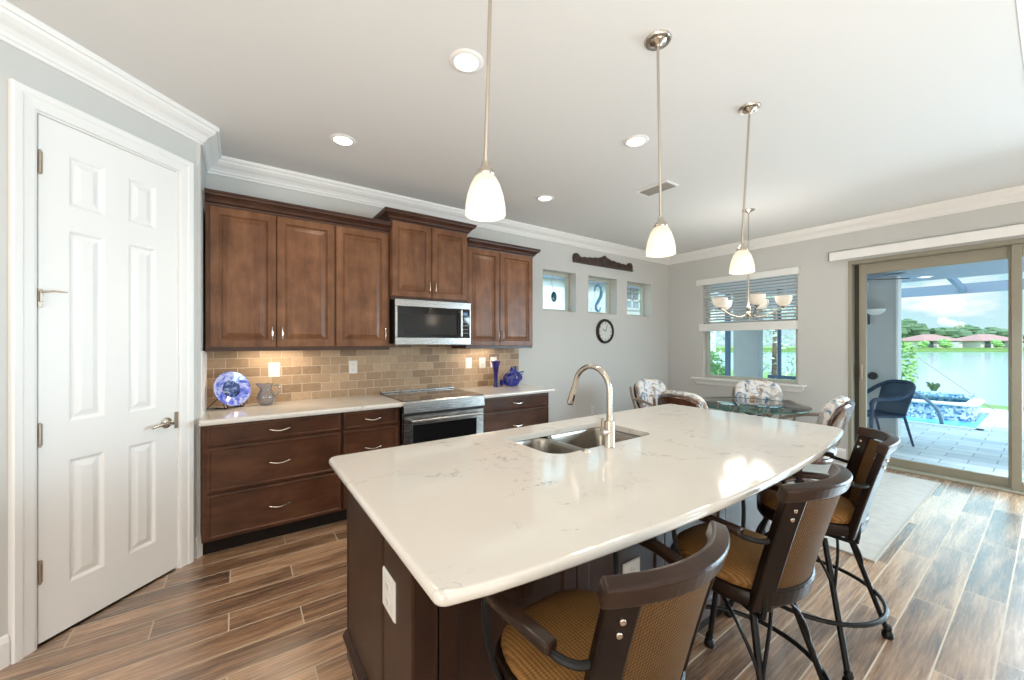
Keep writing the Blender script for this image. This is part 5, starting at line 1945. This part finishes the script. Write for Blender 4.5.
# pool and spa
pool = thing('pool', 'turquoise swimming pool edged with pavers beyond the patio', 'pool', (11, 2.5, -0.3))
obj('water', MB().box(10.15, 12.7, 0.78, 4.4, -0.9, -0.10), POOLW, pool)
cpg = MB().box(10.05, 10.20, 0.70, 4.4, LZ - 0.02, LZ + 0.012).box(10.05, 12.7, 0.66, 0.80, LZ - 0.02, LZ + 0.012)
obj('coping', cpg, COPING, pool, bev=0.006)
spa = thing('spa', 'raised spa with blue mosaic tile wall and pale coping', 'spa', (11.9, 1.7, -0.3))
ring = sup(1.0, 6.0, 64, 0.72, 0.76)
cxs, cys = 11.95, 1.65
obj('tile_wall', MB().rings([[(cxs + x * q, cys + y * q, z) for x, y in ring] for q, z in ((1.0, -0.5), (1.0, 0.21), (0.82, 0.21), (0.82, -0.2))], caps=False), MOSAIC, spa)
obj('coping', MB().rings([[(cxs + x * q, cys + y * q, z) for x, y in ring] for q, z in ((0.80, 0.20), (1.05, 0.20), (1.06, 0.225), (1.04, 0.25), (0.82, 0.25), (0.80, 0.235))], closed=True), COPING, spa)
obj('water', MB().prism([(cxs + x * 0.82, cys + y * 0.82) for x, y in ring], 0.05, 0.13), POOLW, spa)
tw = MB().box(12.32, 12.60, 1.0, 2.3, 0.25, 0.34)
obj('back_ledge', tw, MOSAIC, spa, bev=0.01)
sp4 = thing('pool_handrail', 'curved blue-grey metal handrail dropping into the pool behind the chair', 'handrail', (10.6, 1.75, LZ))
obj('rail', MB().tube(smooth_path([(9.98, 1.74, LZ), (9.98, 1.74, 0.42), (10.04, 1.70, 0.55), (10.2, 1.60, 0.53), (10.45, 1.40, 0.34), (10.62, 1.28, 0.14), (10.66, 1.24, -0.10)], 6), 0.028, 10), BEAMM, sp4)
spt = MB()
for k in range(14):
    a = 2 * PI * k / 14 * 2.4
    L_ = 0.11 + 0.05 * random.random()
    spt.tube(smooth_path([(12.0, 1.50, 0.13), (12.0 + 0.5 * L_ * math.cos(a), 1.50 + 0.5 * L_ * math.sin(a), 0.30 + 0.02 * k / 3), (12.0 + L_ * math.cos(a), 1.50 + L_ * math.sin(a), 0.33 + 0.02 * k / 3)], 4), [0.003, 0.012, 0.020, 0.026, 0.028, 0.026, 0.020, 0.012, 0.002], 5)
spt.tube([(12.0, 1.50, -0.125), (12.0, 1.50, 0.16)], 0.02, 6)
spt.v = [(p[0] + 2.0, p[1] + 0.26, p[2]) for p in spt.v]
pm = obj('leafy_plant', spt, LEAFD, origin=(14.0, 1.76, -0.12))
tag(pm, 'small green leafy plant standing behind the spa', 'plant')


def leaf_cloud(cx, cy, cz, rx, ry, rz_, n, size, seed):
    """crown made of many small leaf cards bent out of plane"""
    rnd = random.Random(seed)
    m = MB()
    for _ in range(n):
        while True:
            p = Vector((rnd.uniform(-1, 1), rnd.uniform(-1, 1), rnd.uniform(-1, 1)))
            if p.length < 1:
                break
        p = p.normalized() * (p.length ** 0.45)
        q = Vector((cx + p.x * rx, cy + p.y * ry, cz + p.z * rz_))
        a = Vector((rnd.gauss(0, 1), rnd.gauss(0, 1), rnd.gauss(0, 0.7))).normalized()
        b = a.orthogonal().normalized()
        s = size * rnd.uniform(0.6, 1.3)
        o = len(m.v)
        m.v += [tuple(q - a * s), tuple(q + b * s * 0.4 + a.cross(b) * s * 0.1), tuple(q + a * s), tuple(q - b * s * 0.4 + a.cross(b) * s * 0.1)]
        m.face([o, o + 1, o + 2, o + 3])
    return m


def crown_mb(cx, cy, cz, rx, ry, rz_, seed, lumps=9):
    rnd = random.Random(seed)
    m = MB()
    for k in range(lumps):
        a = rnd.uniform(0, 2 * PI)
        q = rnd.uniform(0, 0.6)
        z = rnd.uniform(-0.45, 0.55)
        s = rnd.uniform(0.35, 0.6)
        b = MB().ball((0, 0, 0), 1, 14, 9)
        vv = []
        for p in b.v:
            p = Vector(p)
            w_ = 1 + 0.16 * math.sin(7 * p.x + seed + k) * math.sin(6 * p.y + k) + 0.12 * math.sin(11 * p.z + 2 * k)
            vv.append((cx + rx * (q * math.cos(a) + s * p.x * w_), cy + ry * (q * math.sin(a) + s * p.y * w_), cz + rz_ * (z + s * p.z * w_)))
        b.v = vv
        m.add(b)
    return m


def at(u, dist):
    """ground point on the line of sight through a picture column"""
    r_ = (u - 512) / 386.77
    yw = R(54.65)
    return Vector(((math.cos(yw) + r_ * math.sin(yw)), (math.sin(yw) - r_ * math.cos(yw)))) * dist


# plant by the lanai wall
pb = thing('garden_shrub', 'leafy green shrub beyond the edge of the grey lanai wall', 'shrub', (13.9, 2.55, -0.2))
obj('foliage', leaf_cloud(13.9, 2.32, 0.75, 0.35, 0.30, 0.75, 260, 0.09, 3), LEAFL, pb)
obj('stem', MB().tube([(13.9, 2.32, -0.2), (13.92, 2.34, 0.7)], 0.03, 6), BARK, pb)

# garden seen through the large window
sh = thing('garden_shrub', 'round bright green shrub seen low in the large window', 'shrub', (9.3, 4.95, LZ))
obj('foliage', leaf_cloud(9.3, 4.95, 0.62, 0.50, 0.42, 0.62, 700, 0.08, 5).add(crown_mb(9.3, 4.95, 0.60, 0.42, 0.36, 0.50, 9, 6)), LEAFL, sh)
obj('stem', MB().tube([(9.3, 4.95, LZ), (9.3, 4.95, 0.5)], 0.03, 6), BARK, sh)
for (x, y, h_, sd_, lb) in ((13.2, 4.95, 3.0, 11, 'pale leafy tree seen through the right side of the large window'), (10.6, 5.95, 3.4, 12, 'tall leafy tree seen beyond the shrub in the large window')):
    tr = thing('garden_tree', lb, 'tree', (x, y, -0.3))
    obj('foliage', leaf_cloud(x, y, h_ * 0.55, 0.75, 0.75, h_ * 0.55, 520, 0.10, sd_), LEAFP, tr)
    obj('trunk', MB().tube([(x, y, -0.3), (x + 0.1, y, h_ * 0.8)], [0.09, 0.04], 8), BARK, tr)

# neighbour's house seen through the three small windows
nh = thing('neighbour_house', 'white neighbouring house with grey tiled eave seen through the small windows', 'house', (8.5, 8.5, -0.2))
obj('wall', MB().box(3.0, 15.0, 7.6, 8.0, -0.2, 3.16), HOUSEP, nh)
rf = MB().rings([[(x, y, z) for y, z in ((7.50, 3.08), (7.50, 3.20), (10.5, 4.8), (10.5, 4.6), (7.62, 3.14))] for x in (2.6, 15.4)], smooth=False)
obj('roof', rf, ROOFG, nh)
obj('fascia', MB().box(2.6, 15.4, 7.47, 7.50, 3.06, 3.20), BEAMM, nh)
wn_ = MB()
for x in (9.55, 10.0):
    wn_.box(x, x + 0.02, 7.57, 7.6, 2.1, 2.75)
obj('window', MB().box(9.2, 10.6, 7.58, 7.605, 2.45, 2.98), NWIN, nh)
wf_ = MB()
for x in (9.2, 9.55, 9.9, 10.25, 10.6):
    wf_.box(x - 0.03, x + 0.03, 7.56, 7.60, 2.45, 2.98)
for z in (2.45, 2.715, 2.98):
    wf_.box(9.2, 10.6, 7.56, 7.60, z - 0.03, z + 0.03)
obj('window_grid', wf_, HOUSEP, nh)

# yard, lake and far shore
struct('ground_yard', MB().box(-8, 200, -60, 120, -0.9, -0.35).box(-8, 13.6, 7, 60, -0.36, -0.20), GRASS)
bpy.data.objects['ground_yard'].data.clear_geometry()
gy = MB().box(-8, 10.1, 7.0, 40, -0.9, -0.2).box(10.1, 24, 7.0, 40, -0.9, -0.2).box(13.6, 15.2, -30, 7.0, -0.9, -0.12)
me_ = gy.mesh('yard')
me_.materials.append(GRASS)
bpy.data.objects['ground_yard'].data = me_
DSH = 100.0
fwv = Vector((math.cos(R(54.65)), math.sin(R(54.65))))
rgt = Vector((math.sin(R(54.65)), -math.cos(R(54.65))))


def band(d0, d1, w0, w1, z0, z1):
    P = []
    for z in (z0, z1):
        for (d, q) in ((d0, w0), (d0, w1), (d1, w1), (d1, w0)):
            p = fwv * d + rgt * q
            P.append((p.x, p.y, z))
    m = MB()
    m.v = P
    for q in ((0, 3, 2, 1), (4, 5, 6, 7), (0, 1, 5, 4), (1, 2, 6, 5), (2, 3, 7, 6), (3, 0, 4, 7)):
        m.face(q)
    return m


struct('lake', MB().box(15.2, 230, -160, 160, -1.6, -1.0), LAKEW)
struct('ground_far_shore', band(DSH, DSH + 60, -40, 300, -1.6, -0.55).add(band(DSH + 5, DSH + 60, -40, 300, -0.6, 0.0)), GRASS)


def shore(u, d):
    p = at(u, d)
    return p.x, p.y


def far_house(label, u, wid, d=DSH + 14, rot=0.0):
    x, y = shore(u, d)
    t = thing('lake_house', label, 'house', (x, y, 0.0), R(-35.35 + rot), 'houses across the lake')
    hw = wid / 2
    obj('wall', MB().box(-hw, hw, -4, 4, -0.05, 2.2), HOUSEW, t, local=True)
    m = MB()
    ov = 0.9
    o = [(-hw - ov, -4 - ov, 1.95), (hw + ov, -4 - ov, 1.95), (hw + ov, 4 + ov, 1.95), (-hw - ov, 4 + ov, 1.95), (-hw * 0.30, 0, 3.9), (hw * 0.30, 0, 3.9)]
    m.v = o
    for q in ((0, 1, 5, 4), (2, 3, 4, 5), (1, 2, 5), (3, 0, 4), (3, 2, 1, 0)):
        m.face(q)
    obj('roof', m, ROOFR, t, local=True)
    k = int(wid / 3.4)
    for i in range(k):
        xx = -hw + wid * (i + 0.5) / k
        obj('window', MB().box(xx - 0.85, xx + 0.85, -4.06, -3.98, 0.3 if i % 3 else 0.05, 1.75), DARKW, t, local=True)
    obj('lanai_screen', MB().box(-1.2 + hw * 0.3, 1.6 + hw * 0.3, -5.2, -4.0, -0.05, 1.6), STUCCO, t, local=True)
    return t


far_house('red-roofed house across the lake nearest the grey lanai wall', 928, 11.0)
far_house('red-roofed house across the lake nearest the right stile of the glass door', 984, 11.5, DSH + 12)

TREES = [(898, 26, 8.2, 3.4), (908, 47, 9.8, 4.8), (917, 28, 7.5, 3.2), (928, 37, 6.8, 3.8), (940, 27, 6.2, 3.8), (951, 36, 5.2, 3.6), (960, 27, 5.8, 3.3), (968, 47, 7.5, 4.4), (980, 28, 5.9, 3.0), (990, 37, 7.3, 4.0), (1001, 27, 5.3, 4.0), (1010, 37, 6.2, 4.0)]
for i, (u, dd, top_, rad) in enumerate(TREES):
    x, y = shore(u, DSH + dd)
    lb = ['tall broad green tree on the far shore beside the lanai wall', 'tallest green tree on the far shore left of the first red roof', 'rounded green tree on the far shore above the first red roof', 'low green tree behind the ridge of the first red-roofed house', 'green tree behind the right end of the first red roof', 'small green tree between the two red-roofed houses', 'green tree left of the second red roof', 'dark green tree rising above the left slope of the second red roof', 'green tree behind the ridge of the second red-roofed house', 'taller green tree above the right slope of the second red roof', 'low green tree near the right edge of the far shore', 'green tree at the right end of the far shore'][i]
    t = thing('lakeside_tree', lb, 'tree', (x, y, 0.0), 0, 'trees across the lake')
    obj('crown', crown_mb(x, y, top_ * 0.60, rad, rad, top_ * 0.44, 20 + i, 10), LEAFD, t)
    obj('trunk', MB().tube([(x, y, -0.05), (x, y, top_ * 0.5)], [0.3, 0.2], 8), BARK, t)
for i, (u, dd, top_, rad, lb) in enumerate([(903, 8, 1.6, 1.8, 'low bush on the far lawn beside the lanai wall'), (925, 7, 2.3, 1.3, 'small bush on the lawn before the first lake house'), (946, 7, 2.5, 1.9, 'bright bush on the lawn between the two lake houses'), (998, 5.5, 2.2, 1.4, 'bush on the lawn at the right end of the second lake house')]):
    x, y = shore(u, DSH + dd)
    t = obj('lakeside_bush', crown_mb(x, y, top_ * 0.45, rad, rad, top_ * 0.55, 60 + i, 9), LEAFL, origin=(x, y, 0.0))
    tag(t, lb, 'bush', 'bushes across the lake')
